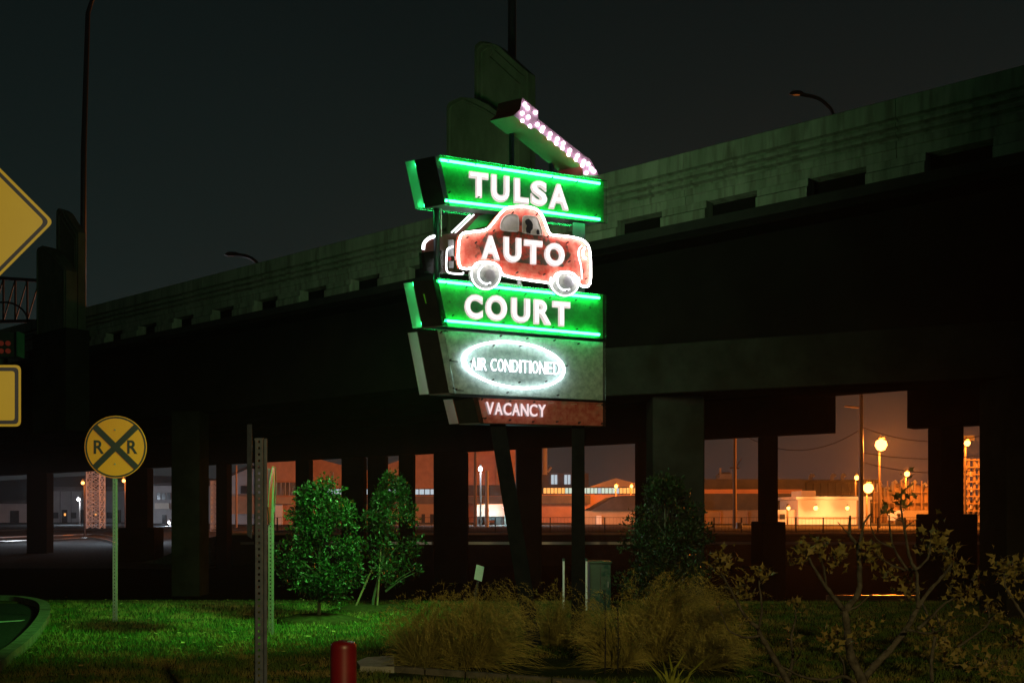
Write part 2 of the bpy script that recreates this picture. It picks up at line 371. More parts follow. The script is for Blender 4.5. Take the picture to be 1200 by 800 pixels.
# ================================================================== OVERPASS
D = Vector((-.7747, .6324, 0)); NIN = Vector((.6324, .7747, 0)); E0 = Vector((7.62, 14, 0))
def B(s, w, z): p = E0+D*s+NIN*w; return Vector((p.x, p.y, z))
def s_px(px, w=0):
    a = (px-600)/F; q = E0+NIN*w       # (q.x + D.x s) = a (q.y + D.y s)
    return (a*q.y-q.x)/(D.x-a*D.y)
S0, S1 = -16, 110
ov = thing('overpass', B(10, 5, 0), 'dark concrete highway overpass crossing the whole view behind the neon sign', 'bridge')
def bbox(mb, s0, s1, w0, w1, z0, z1):
    mb.hexa([B(s0,w0,z0), B(s1,w0,z0), B(s1,w1,z0), B(s0,w1,z0), B(s0,w0,z1), B(s1,w0,z1), B(s1,w1,z1), B(s0,w1,z1)]); return mb
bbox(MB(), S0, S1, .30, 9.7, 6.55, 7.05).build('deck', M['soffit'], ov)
prof = [(.02,8.0),(0,7.985),(0,7.70),(.11,7.69),(.11,7.64),(.01,7.62),(.01,7.56),(.12,7.545),(.12,7.50),(.02,7.48),(.02,7.43),(.13,7.41),(.13,7.36),(.03,7.34),(.03,7.23),(.06,7.22),(.06,7.06),(.36,7.06),(.36,8.0)]
per = 1.17/.6324; sgap0 = (15.97-14)/.6324
def sweep_prof(prof, s0, s1):
    return MB().loft([B(s0, w, z) for w, z in prof], [B(s1, w, z) for w, z in prof])
k = -9
while True:
    a = sgap0+per*(2*k)-per*.5; b_ = a+2*per
    if a > S1-4: break
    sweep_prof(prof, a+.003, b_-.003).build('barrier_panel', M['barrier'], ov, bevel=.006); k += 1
k = -8
blk = [(.0,7.10),(.0,6.93),(-.05,6.90),(-.05,6.735),(.25,6.735),(.25,7.045),(.05,7.045),(.05,7.10)]
blk = [(-.005,7.055),(-.005,6.93),(-.06,6.90),(-.06,6.735),(.25,6.735),(.25,7.055)]
while True:
    c_ = sgap0+per*(k+.5)
    if c_ > S1-4: break
    sweep_prof(blk, c_-.45, c_+.45).build('fascia_block', M['barrier'], ov, bevel=.006); k += 1
bbox(MB(), S0, S1, -.09, .27, 6.56, 6.73).build('edge_beam', M['concrete'], ov)
bbox(MB(), S0, S1, .34, .44, 7.9, 8.03)
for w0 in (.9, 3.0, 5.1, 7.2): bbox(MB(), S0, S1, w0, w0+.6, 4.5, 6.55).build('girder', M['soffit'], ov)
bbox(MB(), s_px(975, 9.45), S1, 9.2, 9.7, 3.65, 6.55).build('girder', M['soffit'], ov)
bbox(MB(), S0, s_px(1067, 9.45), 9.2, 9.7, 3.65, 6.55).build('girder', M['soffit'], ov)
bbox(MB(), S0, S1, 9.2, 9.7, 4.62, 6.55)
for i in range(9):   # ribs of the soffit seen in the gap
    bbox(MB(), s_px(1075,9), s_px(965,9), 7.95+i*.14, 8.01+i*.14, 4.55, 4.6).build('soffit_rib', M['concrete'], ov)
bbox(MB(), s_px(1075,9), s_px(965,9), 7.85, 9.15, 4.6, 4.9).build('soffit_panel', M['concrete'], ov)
def column(pxa, pxb, Y, z0, z1, m, depth=1.0):
    a = P(pxa, 600, Y+depth if pxa > 600 else Y); b = P(pxb, 600, Y+depth if pxb < 600 else Y)
    return MB().box((a.x, Y, z0), (b.x, Y+depth, z1)).build('column', m, ov, bevel=.03)
# near row
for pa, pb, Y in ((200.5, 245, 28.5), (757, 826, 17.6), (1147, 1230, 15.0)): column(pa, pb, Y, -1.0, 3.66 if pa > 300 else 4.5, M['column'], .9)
# cap beam of the near bent
ca, cb = Vector((8.6, 14.75, 0)), Vector((.9, 18.0, 0)); cd = (cb-ca).normalized(); cn = Vector((cd.y, -cd.x, 0)); cn = cn if cn.y > 0 else -cn
mb = MB().hexa([ca+Vector((0,0,3.66)), cb+Vector((0,0,3.66)), cb+cn*1.2+Vector((0,0,3.66)), ca+cn*1.2+Vector((0,0,3.66)), ca+Vector((0,0,4.52)), cb+Vector((0,0,4.52)), cb+cn*1.2+Vector((0,0,4.52)), ca+cn*1.2+Vector((0,0,4.52))])
mb.build('cap_beam', M['column'], ov, bevel=.03)
# second row, px limits and optional plinth
def row2(pa, pb, plinth=None):
    a = ((pa+pb)/2-600)/F; Y = 39.3/(1.225+a); column(pa, pb, Y, -1.0, 3.66, M['soffit'], .8)
    if plinth: 
        x0 = P(plinth[0], 600, Y+1.0 if plinth[0] > 600 else Y-.25).x; x1 = P(plinth[1], 600, Y+1.0 if plinth[1] < 600 else Y-.25).x
        MB().box((x0, Y-.25, -1.0), (x1, Y+1.0, EYE+(HOR-plinth[2])/F*(Y-.25))).build('plinth', M['soffit'], ov, bevel=.03)
for a in ((31, 63), (147, 180, (138, 192, 618)), (253, 272), (346, 367), (400, 430), (430.5, 455), (467, 487), (508, 549), (605, 635), (744, 758), (888, 912, (880, 921, 611)), (1087, 1130, (1073, 1146, 602))):
    row2(a[0], a[1], a[2] if len(a) > 2 else None)
# pylons on the overpass edge
def bplane(px, py, w):
    a = (px-600)/F; b = (HOR-py)/F; q = E0+NIN*w; t = NIN.dot(q)/(NIN.x*a+NIN.y); return Vector((t*a, t, EYE+t*b))
def pylon(name, sc0, label):
    # outline in (along, z); along grows towards the right of the view
    root = thing(name, B(sc0, -.4, 4.1), label, 'bridge pylon', 'pylons on the overpass edge')
    def slab(pts, w0, w1, nm, m):
        return MB().loft([B(sc0-x, w0, z) for x, z in pts], [B(sc0-x, w1, z) for x, z in pts]).build(nm, m, root, bevel=.012)
    tall = [(-.42,7.2),(.98,7.2),(.98,10.22),(.2,10.98),(-.05,11.12),(-.26,11.2),(-.40,11.16),(-.42,11.05)]
    low = [(-.78,7.2),(1.12,7.2),(1.12,8.95),(.35,9.6),(0,9.82),(-.4,9.95),(-.72,9.93),(-.78,9.85)]
    slab(tall, -.35, -.10, 'tall_fin', M['pylon']); slab(low, -.80, -.45, 'front_fin', M['pylon'])
    def rim(pts, w, nm, inset):
        c = Vector((sum(p[0] for p in pts)/len(pts), sum(p[1] for p in pts)/len(pts), 0))
        q = [(p[0]+(-inset if p[0] > c.x else inset), p[1]-inset if p[1] > c.y else p[1]) for p in pts[1:]+pts[:1]]
        MB().tube([B(sc0-x, w, z) for x, z in q], .03, 5).build(nm, M['pylon'], root)
    rim(tall, -.36, 'rim_moulding', .09); rim(low, -.81, 'rim_moulding', .09); rim(tall, -.36, 'rim_moulding', .2)
    slab([(-.95,4.1),(1.2,4.1),(1.2,7.2),(-.95,7.2)], -.85, -.1, 'pedestal', M['column'])
    return root
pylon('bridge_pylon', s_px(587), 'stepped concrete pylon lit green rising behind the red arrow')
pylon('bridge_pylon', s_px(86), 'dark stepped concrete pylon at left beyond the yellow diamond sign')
# tall poles
lp = thing('light_pole', P(600, 300, 21.6), 'tall dark pole rising behind the green lit pylon', 'light pole')
MB().tube([P(600,330,21.6), P(600,0,21.6), P(601,-60,21.6), P(620,-90,21.6)], [.10,.09,.08,.06], 10).build('pole', M['polemetal'], lp, smooth=True)
lp = thing('light_pole', P(97, 360, 32.5), 'tall thin dark pole behind the left pylon bending at its top', 'light pole')
MB().tube([P(97,400,32.5), P(98,180,32.5), P(101.5,60,32.5), P(103,16,32.5), P(108,0,32.5), P(120,-14,32.5), P(150,-22,32.5)], [.10,.09,.08,.075,.065,.055,.05], 10).build('pole', M['polemetal'], lp, smooth=True)
def deck_lamp(pts, head, Y, label):
    r_ = thing('highway_lamp', P(pts[0][0], pts[0][1], Y), label, 'street light', 'unlit highway lamps on the overpass')
    r0 = .05*Y/28
    MB().tube(catmull([P(a, b, Y) for a, b in pts], 4), r0, 6).build('arm', M['black'], r_)
    h = P(head[0], head[1], Y); k_ = Y/28*.72
    MB().lathe([(.02,.10*k_),(.12*k_,.09*k_),(.17*k_,.02*k_),(.12*k_,-.04*k_),(.03,-.05*k_)], (0,0,0), 12)
    mb = MB(); 
    A = [h+Vector((.32*k_*math.cos(t), .12*k_*math.sin(t), 0)) for t in np.linspace(0, 2*PI, 12, endpoint=False)]
    Bq = [h+Vector((.2*k_*math.cos(t), .08*k_*math.sin(t), .10*k_)) for t in np.linspace(0, 2*PI, 12, endpoint=False)]
    mb.loft(A, Bq).build('lamp_head', M['black'], r_)
    mb = MB(); mb.loft([v*1.0-Vector((0,0,.005)) for v in A], [h+(v-h)*.6-Vector((0,0,.05*k_)) for v in A]).build('lens', M['polemetal'], r_)
deck_lamp([(306,330),(304,313),(298,305),(288,300),(273,298)], (272,298.5), 42, 'small unlit curved lamp above the overpass left of the sign')
deck_lamp([(980,160),(976,134),(970,124),(958,115),(938,110.5)], (934,110), 26, 'unlit curved highway lamp above the overpass at upper right')
# truss of a far gantry, left edge
tr = thing('gantry_truss', P(0, 375, 42), 'dark steel lattice truss beyond the overpass at the left edge', 'truss')
def bar(pa, pb, Y, r, nm, root, m, n=4): return MB().tube([P(*pa, Y), P(*pb, Y)], r, n).build(nm, m, root)
for dY in (0, 1.6):
    bar((-60,322), (63,330), 42+dY, .09, 'chord', tr, M['black']); bar((-60,377), (63,376), 42+dY, .09, 'chord', tr, M['black'])
    for i, x in enumerate(range(-52, 64, 14)):
        yt = 322+(x+60)/123*8; bar((x, yt), (x, 376), 42+dY, .045, 'upright', tr, M['black'])
        if x+14 < 64: bar((x, 376), (x+14, yt+1), 42+dY, .03, 'diagonal', tr, M['black'])
MB().tube([P(5+28*math.cos(t), 378-24*math.sin(t), 41.9) for t in np.linspace(0, PI, 14)], .04, 5).build('arch_bar', M['black'], tr)

# ================================================================== THE NEON SIGN
TH = math.radians(20.6); U = Vector((math.cos(TH), math.sin(TH), 0)); N = Vector((-math.sin(TH), math.cos(TH), 0)); A0 = Vector((-.85, 11.3, 0))
def SP(px, py, w=0):
    a = (px-600)/F; b = (HOR-py)/F; t = (N.dot(A0)+w)/(N.x*a+N.y); return Vector((t*a, t, EYE+t*b))
SK = -.87
def sw(p, w): return p+N*w+U*(SK*w)
sign = thing('motel_sign', G(650, 765), 'tall neon motel sign of stacked cabinets with red car and bulb lit arrow', 'neon sign')
boltmesh = MB().tube([(0,0,0),(0,0,.05)], .009, 5).mesh('bolt', M['bolt'])
boltrot = Vector(-N).to_track_quat('Z', 'Y').to_euler()
def bolts(pts, w, parent):
    for p in pts: inst('bolt', boltmesh, SP(p[0], p[1], w), parent, boltrot)
def cabinet(poly, name, face, tw=.2, label=None, rearcover=True, cover=None, under=None):
    front = [SP(x, y) for x, y in poly]; back = [sw(p, tw) for p in front]
    o = MB().loft(front, back, False, True).build(name, M['side'], sign)
    if label: o['label'] = label
    f = [sw(p, -.004) for p in front]; MB().loft(f, [p+N*.003 for p in f]).build('face_panel', face, o)
    rb_ = [sw(p, tw+.004) for p in front]; MB().loft([p-N*.003 for p in rb_], rb_).build('rear_panel', face, o)
    if under is not None:      # pale underside tray
        a, b = front[3], front[2]; c, d = back[2], back[3]; dz = Vector((0, 0, -.012))
        MB().hexa([a+dz, b+dz, c+dz, d+dz, a-Vector((0,0,.003)), b-Vector((0,0,.003)), c-Vector((0,0,.003)), d-Vector((0,0,.003))]).build('underside', M['under'], o)
    if cover:
        cf = [SP(x, y, -.09) for x, y in cover]
        MB().loft([sw(p, -.002) for p in front], cf, False, True).build('clear_cover', M['cover'], o)
        MB().tube(cf, .004, 4, True).build('cover_edge', M['coveredge'], o)
        rc = [sw(p, tw+.1) for p in front]
        MB().loft([sw(p, tw+.002) for p in front], rc, False, True).build('clear_cover', M['cover'], o)
        MB().tube(rc, .004, 4, True).build('cover_edge', M['coveredge'], o)
        a, b = sw(front[0], tw+.006), sw(front[3], tw+.006); c, d = sw(front[3], tw+.098), sw(front[0], tw+.098); e = -U*.004
        MB().hexa([a, b, c, d, a+e, b+e, c+e, d+e]).build('end_strip', M['endstrip'], o)
    return o
FONT_CACHE = {}
def glyph(ch, off):
    k_ = (ch, off)
    if k_ in FONT_CACHE: return FONT_CACHE[k_]
    cu = bpy.data.curves.new('glyph', 'FONT'); cu.body = ch; cu.size = 1; cu.offset = off; cu.resolution_u = 4; cu.fill_mode = 'BOTH'
    o = bpy.data.objects.new('glyph', cu); C.objects.link(o); bpy.context.view_layer.update()
    me = bpy.data.meshes.new_from_object(o.evaluated_get(bpy.context.evaluated_depsgraph_get()))
    vs = [tuple(v.co) for v in me.vertices]; fs = [tuple(p.vertices) for p in me.polygons]
    bpy.data.objects.remove(o); bpy.data.curves.remove(cu); bpy.data.meshes.remove(me)
    x0 = min(v[0] for v in vs); x1 = max(v[0] for v in vs); y0 = min(v[1] for v in vs); y1 = max(v[1] for v in vs)
    vs = [((v[0]-x0)/(x1-x0), (v[1]-y0)/(y1-y0)) for v in vs]
    FONT_CACHE[k_] = (vs, fs); return vs, fs
def extrude_glyph(vs3, fs, dirv):
    n = len(vs3); cnt = {}
    for f in fs:
        for i in range(len(f)):
            e = (f[i], f[(i+1) % len(f)]); cnt[e] = 1
    side = [(a, b, b+n, a+n) for (a, b) in cnt if (b, a) not in cnt]
    return MB().add(list(vs3)+[v+dirv for v in vs3], list(fs)+[tuple(i+n for i in reversed(f)) for f in fs]+side)
def letter(ch, x0, x1, yt, yb, w, m, parent, off=.055, name='letter', thick=.03):
    vs, fs = glyph(ch, off); xm = (x0+x1)/2
    zt, zb = SP(xm, yt, w).z, SP(xm, yb, w).z; a, b = SP(x0, 0, w), SP(x1, 0, w)
    v3 = [Vector((a.x+(b.x-a.x)*v[0], a.y+(b.y-a.y)*v[0], zb+(zt-zb)*v[1])) for v in vs]
    o = extrude_glyph(v3, fs, N*thick).build(name, m, parent)
    if name == 'letter':
        vs, fs = glyph(ch, .012); ix, iz = .010, .014; du_ = (b-a).normalized()*ix; a, b = a+du_, b-du_; zt -= iz; zb += iz
        v3 = [Vector((a.x+(b.x-a.x)*v[0], a.y+(b.y-a.y)*v[0], zb+(zt-zb)*v[1]))-N*.012 for v in vs]
        extrude_glyph(v3, fs, N*.006).build('letter_glow_tube', M['lettercore'], parent)
    return o
def ntube(pts, w, r, m, parent, closed=False, name='neon_tube', smooth=4):
    q = [SP(x, y, w) for x, y in pts]
    if smooth: q = catmull(q+([q[0]] if closed else []), smooth); 
    if closed and smooth: q = q[:-1]
    return MB().tube(q, r, 6, closed).build(name, m, parent, smooth=True)
def stand(pts, off=4):
    return pts
# --- upper green cabinet
tulsa = cabinet([(509,183),(707,211),(707,260),(521,239)], 'green_cabinet', M['greenface'], .2, 'upper green cabinet reading TULSA', cover=[(515,181.5),(711,212),(711,262),(527,241.5)], under=1)
TUB = [[(515,187.3),(703,215.2)], [(522,235),(592,243),(620,246),(703,257)]]
for t_ in TUB:
    ntube(t_, -.05, .014, M['neon_green'], tulsa, smooth=1)
    MB().tube([sw(SP(x, y), .26) for x, y in t_], .014, 6).build('neon_tube', M['neon_green'], tulsa)
for ch, b in zip('TULSA', ((550.3,572.6,201.7,231.2),(576,597.3,205,236.5),(602.8,620,209,238.3),(622.4,641.5,211.5,241),(643.4,666.5,215.5,245.2))):
    letter(ch, *b, -.045, M['letter'], tulsa)
bolts([(524,190),(556,194),(587,199),(618,203),(646,209),(675,214),(560,232),(523,231),(526,226),(697,253)], -.02, tulsa)
# --- lower green cabinet
court = cabinet([(507,327.5),(706,345),(706,396),(518,381)], 'green_cabinet', M['greenface'], .2, 'lower green cabinet reading COURT', cover=[(513,326),(710,345.5),(710,397.5),(525,383)], under=1)
for t_ in ([(512,329.3),(702.5,349)], [(521,375.5),(702.5,392)]):
    ntube(t_, -.05, .014, M['neon_green'], court, smooth=1)
    MB().tube([sw(SP(x, y), .26) for x, y in t_], .014, 6).build('neon_tube', M['neon_green'], court)
for ch, b in zip('COURT', ((545,566,344.5,373.8),(569.3,594.5,345.5,376),(599.5,621.5,349,378.2),(626,646,351,380),(648,668.5,353,382))):
    letter(ch, *b, -.045, M['letter'], court)
bolts([(522,333),(546,337),(584,341),(615,345),(644,349),(674,352),(530,370),(559,377),(589,379),(618,382),(647,384),(675,386)], -.02, court)
m_ = emit('green_indicator', (.25,1,.05), .10)
pt = [SP(x, y, .09)+U*(-.12)-N*.02 for x, y in ((493.5+8,346),(497+8,346),(500+8,356),(496.5+8,356))]
pt = [sw(SP(x, y), .12)-Vector((.004,.012,0)) for x, y in ((510,343),(514,343),(517,354),(513,354))]
MB().loft(pt, [p+Vector((.002,.01,0)) for p in pt]).build('side_panel', m_, court)
# --- grey cabinet
ac = cabinet([(512,386.5),(706,401),(706,468.5),(526,460)], 'grey_cabinet', M['alu'], .2, 'grey metal cabinet reading AIR CONDITIONED in an oval', cover=[(520,387),(709.5,401),(709.5,469.5),(534,461.5)], under=1)
el = [(603+58*math.cos(t), 427.5+26.5*math.sin(t)+.105*58*math.cos(t)) for t in np.linspace(0, 2*PI, 40, endpoint=False)]
ntube(el, -.06, .015, M['neon_white'], ac, True, smooth=1)
refl_arc = [(600+59*math.cos(t), 427.2+26*math.sin(t)+.105*58*math.cos(t)) for t in np.linspace(PI*.62, PI*1.38, 16)]
ntube(refl_arc, -.05, .008, M['neon_dim'], ac, smooth=1, name='neon_tube')  # glowing arc drawn as the oval's reflection in the clear cover
elb = [(605+58*math.cos(t), 427.5+26.5*math.sin(t)+.105*58*math.cos(t)) for t in np.linspace(0, 2*PI, 40, endpoint=False)]
MB().tube([sw(SP(x, y), .26) for x, y in elb], .015, 6, True).build('neon_tube', M['neon_white'], ac)
def textline(txt, x0, x1, yl, yr, h, w, m, parent, off=.0, gap=.22, widths=None, dx=0):
    widths = widths or {}; ws = [widths.get(c, 1) for c in txt]; tot = sum(ws)+gap*(len(txt)-1); u = (x1-x0)/tot; x = x0
    for c, q in zip(txt, ws):
        if c != ' ':
            xm = x+q*u/2; y = yl+(yr-yl)*(xm-x0)/(x1-x0)
            letter(c, x+dx, x+q*u+dx, y, y+h, w, m, parent, off, 'neon_letter', .012)
        x += (q+gap)*u
WD = {'I': .32, ' ': .30, 'N': 1.05, 'D': 1.05}
textline('AIR CONDITIONED', 552, 656, 418.5, 424.5, 14.5, -.055, M['neon_text'], ac, .0, .2, WD)
textline('AIR CONDITIONED', 550.6, 654.6, 419.2, 425.2, 14.5, -.012, emit('painted_neon_reflection', (.80,.92,.95), .42), ac, .0, .2, WD)  # dim glowing copy of the letters, painted as their cover reflection
bolts([(578,405),(609,405.5),(639,410),(577,445),(608,448),(639,447),(551,424),(663,429),(586,394),(617,397),(649,399),(677,403),(594,460),(653,463),(516,390),(521,388),(527,422),(531,455),(534,456)], -.02, ac)
for (x, y) in ((514,388),(525,423),(532,457)): 
    MB().tube([sw(SP(x, y), -.02), sw(SP(x+9, y+.8), -.02)], .006, 4).build('bracket', M['bolt'], ac)
# --- red vacancy cabinet
vc = cabinet([(554,466),(706,471),(706,498.5),(561,495)], 'red_cabinet', M['redface'], .2, 'narrow worn red cabinet reading VACANCY', cover=[(560,466),(709.5,471.5),(709.5,499.5),(567,496)], under=1)
textline('VACANCY', 570, 640, 470.5, 474.0, 14.5, -.055, M['neon_text2'], vc, .015, .12)
textline('VACANCY', 568, 638, 471.2, 474.6, 14.5, -.012, emit('painted_neon_reflection', (1,.70,.70), .30), vc, .0, .12)  # reflection of the lettering painted as a faint glowing copy
bolts([(560,468),(564,468),(597,470),(625,471),(565,490),(568,490),(597,492),(624,494),(652,494),(678,495),(705,496),(705,474)], -.02, vc)
for (x, y) in ((645,472.5),(672,473.8),(702,475)):
    MB().tube([SP(x-3, y, -.02), SP(x+4, y-.6, -.02)], .006, 4).build('bracket', mat('pale_bracket', (.6,.35,.3), None, .6) if x == 645 else bpy.data.materials['pale_bracket'], vc)
# --- car panel
WC = -.13
body_px = [(538,282),(540.5,275.5),(545,272.6),(560,271),(568,269.5),(574,266),(581,257),(588.5,248),(596,243.3),(612,242),(625,243.8),(632,248),(637,256),(643,272),(648,275.5),(662,276.5),(680,280),(688,286),(691.5,296),(692.3,318),(691.5,332),(686,336),(678.5,333),(675,324),(669,319.5),(658,319),(651.5,322),(647,331),(640,331),(615,327.5),(590,322.5),(586,315),(580,309),(567,307),(558,309),(554,314),(540,314),(537,300)]
car = MB().loft([SP(x, y, WC) for x, y in body_px], [sw(SP(x, y, WC), .035) for x, y in body_px]).build('car_panel', M['carred'], sign)
car['label'] = 'red neon outlined car panel reading AUTO'
ntube(body_px, WC-.045, .0135, M['neon_car'], car, True, smooth=2)
inner = [(545,285),(545,279),(550,277),(562,275.5),(572,272),(580,266)]
# rubbed dark patch behind the lettering (flat panel)
patch = [(571,272),(600,270),(640,277),(664,285),(668,300),(660,313),(620,309),(585,305),(566,302),(561,288)]
MB().loft([SP(x, y, WC-.004) for x, y in patch], [SP(x, y, WC-.001) for x, y in patch]).build('rubbed_patch', M['cardark'], car)
w1 = [(587,262),(590,255),(596,251.5),(604,251.5),(607.5,255),(607.8,268),(605,271.5),(589,270),(586.5,267)]
w2 = [(612.5,256),(615,253),(627,254),(631,258),(635.5,273),(633,275.5),(614.5,273),(612.3,270)]
for i, wp in enumerate((w1, w2)):
    MB().loft([SP(x, y, WC-.012) for x, y in wp], [SP(x, y, WC-.002) for x, y in wp]).build('window', M['windowpaint'], car)
    q = catmull([SP(x, y, WC-.014) for x, y in wp+wp[:1]], 2)[:-1]
    MB().tube(q, .006, 5, True).build('window_trim', M['windowpaint'], car)
drv = [(617,274),(616.2,268),(617.5,264.5),(615.8,262),(615.2,259),(617,257),(619.5,256.4),(621,257.5),(623,259.5),(624.5,263),(624.3,268),(622,271),(621.5,274.5)]
MB().loft([SP(x, y, WC-.018) for x, y in drv], [SP(x, y, WC-.0125) for x, y in drv]).build('driver_silhouette', M['polemetal'], car)
drv = [(629,274.8),(628.5,271),(630,268.5),(632,270),(632.5,275)]
MB().loft([SP(x, y, WC-.018) for x, y in drv], [SP(x, y, WC-.0125) for x, y in drv]).build('steering_wheel', M['polemetal'], car)
for ch, b in zip('AUTO', ((564.5,586,275.8,304),(590.7,611.2,278,307.3),(614.8,636,281.3,309.3),(638.6,662,284.5,312))):
    letter(ch, *b, WC-.05, M['letter'], car)
for cx, cy in ((569.5,321.5),(662,329)):
    ring = [(cx+17*math.cos(t), cy+17.5*math.sin(t)) for t in np.linspace(0, 2*PI, 24, endpoint=False)]
    wheel = MB().loft([SP(x, y, WC+.01) for x, y in ring], [sw(SP(x, y, WC+.01), .03) for x, y in ring]).build('wheel', M['wheelpaint'], car)
    low_ = [(cx+17*math.cos(t), cy+17.5*math.sin(t)) for t in np.linspace(-.25, PI+.25, 18)]
    ntube(low_, WC-.03, .009, M['neon_dim'], wheel, smooth=1)if False else MB().tube([SP(x, y, WC-.03) for x, y in low_], .009, 6).build('neon_tube', M['neon_dim'], car)
    r2 = [(cx+1+10*math.cos(t), cy+11*math.sin(t)) for t in np.linspace(PI*.35, PI*1.35, 12)]
    MB().tube([SP(x, y, WC-.03) for x, y in r2], .010, 6).build('neon_tube', M['neon_dim'], car)
    r3 = [(cx+5+6*math.cos(t), cy+1+7*math.sin(t)) for t in np.linspace(0, 2*PI, 14, endpoint=False)]
    MB().loft([SP(x, y, WC-.002) for x, y in r3], [SP(x, y, WC+.009) for x, y in r3]).build('hubcap', M['silver'], car)
# bumpers and lamps
ntube([(531,289),(524.5,292),(523.5,300),(523,313),(526,319.5),(541,321),(543,319)], WC-.04, .010, M['neon_dim'], car, smooth=3)
MB().loft([SP(x, y, WC) for x, y in ((525,281),(532,281),(531.5,314),(526,314))], [SP(x, y, WC+.03) for x, y in ((525,281),(532,281),(531.5,314),(526,314))]).build('tail_panel', M['silver'], car)
for x, y, m in ((534,302.5,emit('tail_lamp',(1,.35,.30),1.2)), (526.5,303,emit('tail_lamp_dim',(.8,.08,.08),.5))):
    MB().tube([SP(x, y, WC-.03), SP(x, y, WC)], .022, 10).build('tail_light', m, car)
MB().tube([SP(530,303,WC-.02), SP(530,303,WC+.01)], .03, 8).build('lamp_socket', M['bolt'], car)
ntube([(682,288),(678.5,292),(678,300),(681,312),(682,327)], WC-.04, .008, M['neon_dim'], car, smooth=3)
ntube([(685.5,290),(683,295),(684,301),(687,303)], WC-.045, .013, M['neon_car'], car, smooth=3)
bolts([(547,279),(578,271),(600,250),(628,252),(641,278),(664,285),(666,307),(637,322),(605,320),(686,327),(686,290),(557,285),(572,334),(663,341)], WC-.02, car)
# rear car panel, mirrored, seen past the left end
WR = .16
hull = [(507,279),(513,276),(535,272.5),(556,250.5),(566,246),(600,244),(612,250),(628,268),(668,274),(676,285),(676,318),(640,330),(500,318),(497,300),(499,286)]
rear = MB().loft([SP(x, y, WR) for x, y in hull], [sw(SP(x, y, WR), .03) for x, y in hull]).build('rear_car_panel', M['carside'], sign)
MB().loft([SP(x, y, WC+.04) for x, y in ((552,283),(680,294),(680,322),(552,306))], [SP(x, y, WR-.004) for x, y in ((552,283),(680,294),(680,322),(552,306))]).build('core_box', M['carside'], rear)
ntube([(496,292),(497,285),(503,279),(512,276.5)], WR-.01, .020, M['neon_dim'], rear, smooth=3)
for dx in (0, 4.5): ntube([(529+dx,272.5),(551+dx,251.5)], WR-.03, .008, M['neon_dim'], rear, smooth=0)
MB().loft([SP(x, y, WR-.012) for x, y in ((545,271),(561,253),(582,248),(570,265))], [SP(x, y, WR-.003) for x, y in ((545,271),(561,253),(582,248),(570,265))]).build('window', M['greenface'], rear)
MB().loft([SP(x, y, WR-.02) for x, y in ((491,296),(520,293),(520,321),(492,320))], [SP(x, y, WR+.03) for x, y in ((491,296),(520,293),(520,321),(492,320))]).build('clear_cover', clear('dark_plastic', (.25,.42,.36), 1.2, .2), rear)
# white fender tray lines and struts between car and lower cabinet
for x in (607, 560): MB().tube([SP(x, 322, .02), SP(x+3, 340, .02)], .03, 6).build('strut', M['silver'], sign)
MB().tube([SP(583,331.5,-.02), SP(612,335,-.02)], .012, 6).build('conduit', M['silver'], sign)
# --- support posts
def post(pts, w0, w1, nm, m, label=None):      # px quads bottom->top on planes w0..w1
    o = MB().loft([SP(x, y, w0) for x, y in pts], [SP(x, y, w1) for x, y in pts]).build(nm, m, sign)
    if label: o['label'] = label
    return o
post([(669.5,770),(686,770),(685,499),(670,499)], .02, .17, 'post', M['leg'])
post([(619,772),(637,768),(592.5,497),(574,497)], .02, .16, 'leaning_leg', M['leg'])
post([(671,345),(685.5,347),(685.5,262),(671,260)], .03, .16, 'upper_post', M['post2'])
MB().tube([SP(511.5,243,.16), SP(511.5,330,.16)], .036, 10).build('upper_pipe', M['polemetal'], sign, smooth=True)
MB().tube([SP(517,243,.14), SP(517,277,.14)], .007, 5).build('conduit', M['windowpaint'], sign)
MB().tube([SP(599.5,150,.14), SP(599.5,196,.14)], .03, 8).build('arrow_pipe', M['leg'], sign)
MB().tube([SP(646,178,.14), SP(646,203,.14)], .03, 8).build('arrow_pipe', M['leg'], sign)
# --- arrow
arr_px = [(612,115),(631,130),(630.2,139.5),(686.5,184),(691,186.5),(702.3,206.8),(683,205.4),(682,195),(626.5,150),(622,151.5),(601.7,135.6),(609,129)]
wa = -.10
fr = [SP(x, y, wa) for x, y in arr_px]
arrow = MB().loft(fr, [sw(p, .24) for p in fr]).build('arrow', M['arrowred'], sign); arrow['label'] = 'red arrow box edged with white bulbs pointing down right'
MB().loft([p-N*.006 for p in fr], [p-N*.001 for p in fr]).build('arrow_face', M['arrowface'], arrow)
bm_ = MB().lathe([(.004,-.018),(.015,-.012),(.020,0),(.015,.012),(.004,.018)], n=8).mesh('bulb', M['bulb'])
blist = [(705,385),(676,412),(745,408),(676,452),(716,480),(690,365),(708,432),(755,470),(785,488),(778,505),(822,520),(815,542),(860,545),(852,570),(890,568),(885,595),(924,605),(917,628),(965,632),(955,654),(997,662),(988,684),(1020,676),(1050,715),(1010,722),(1036,700)]
for x, y in blist: inst('bulb', bm_, SP(460+x/4.444, 40+y/4.444, wa-.02), arrow, boltrot)
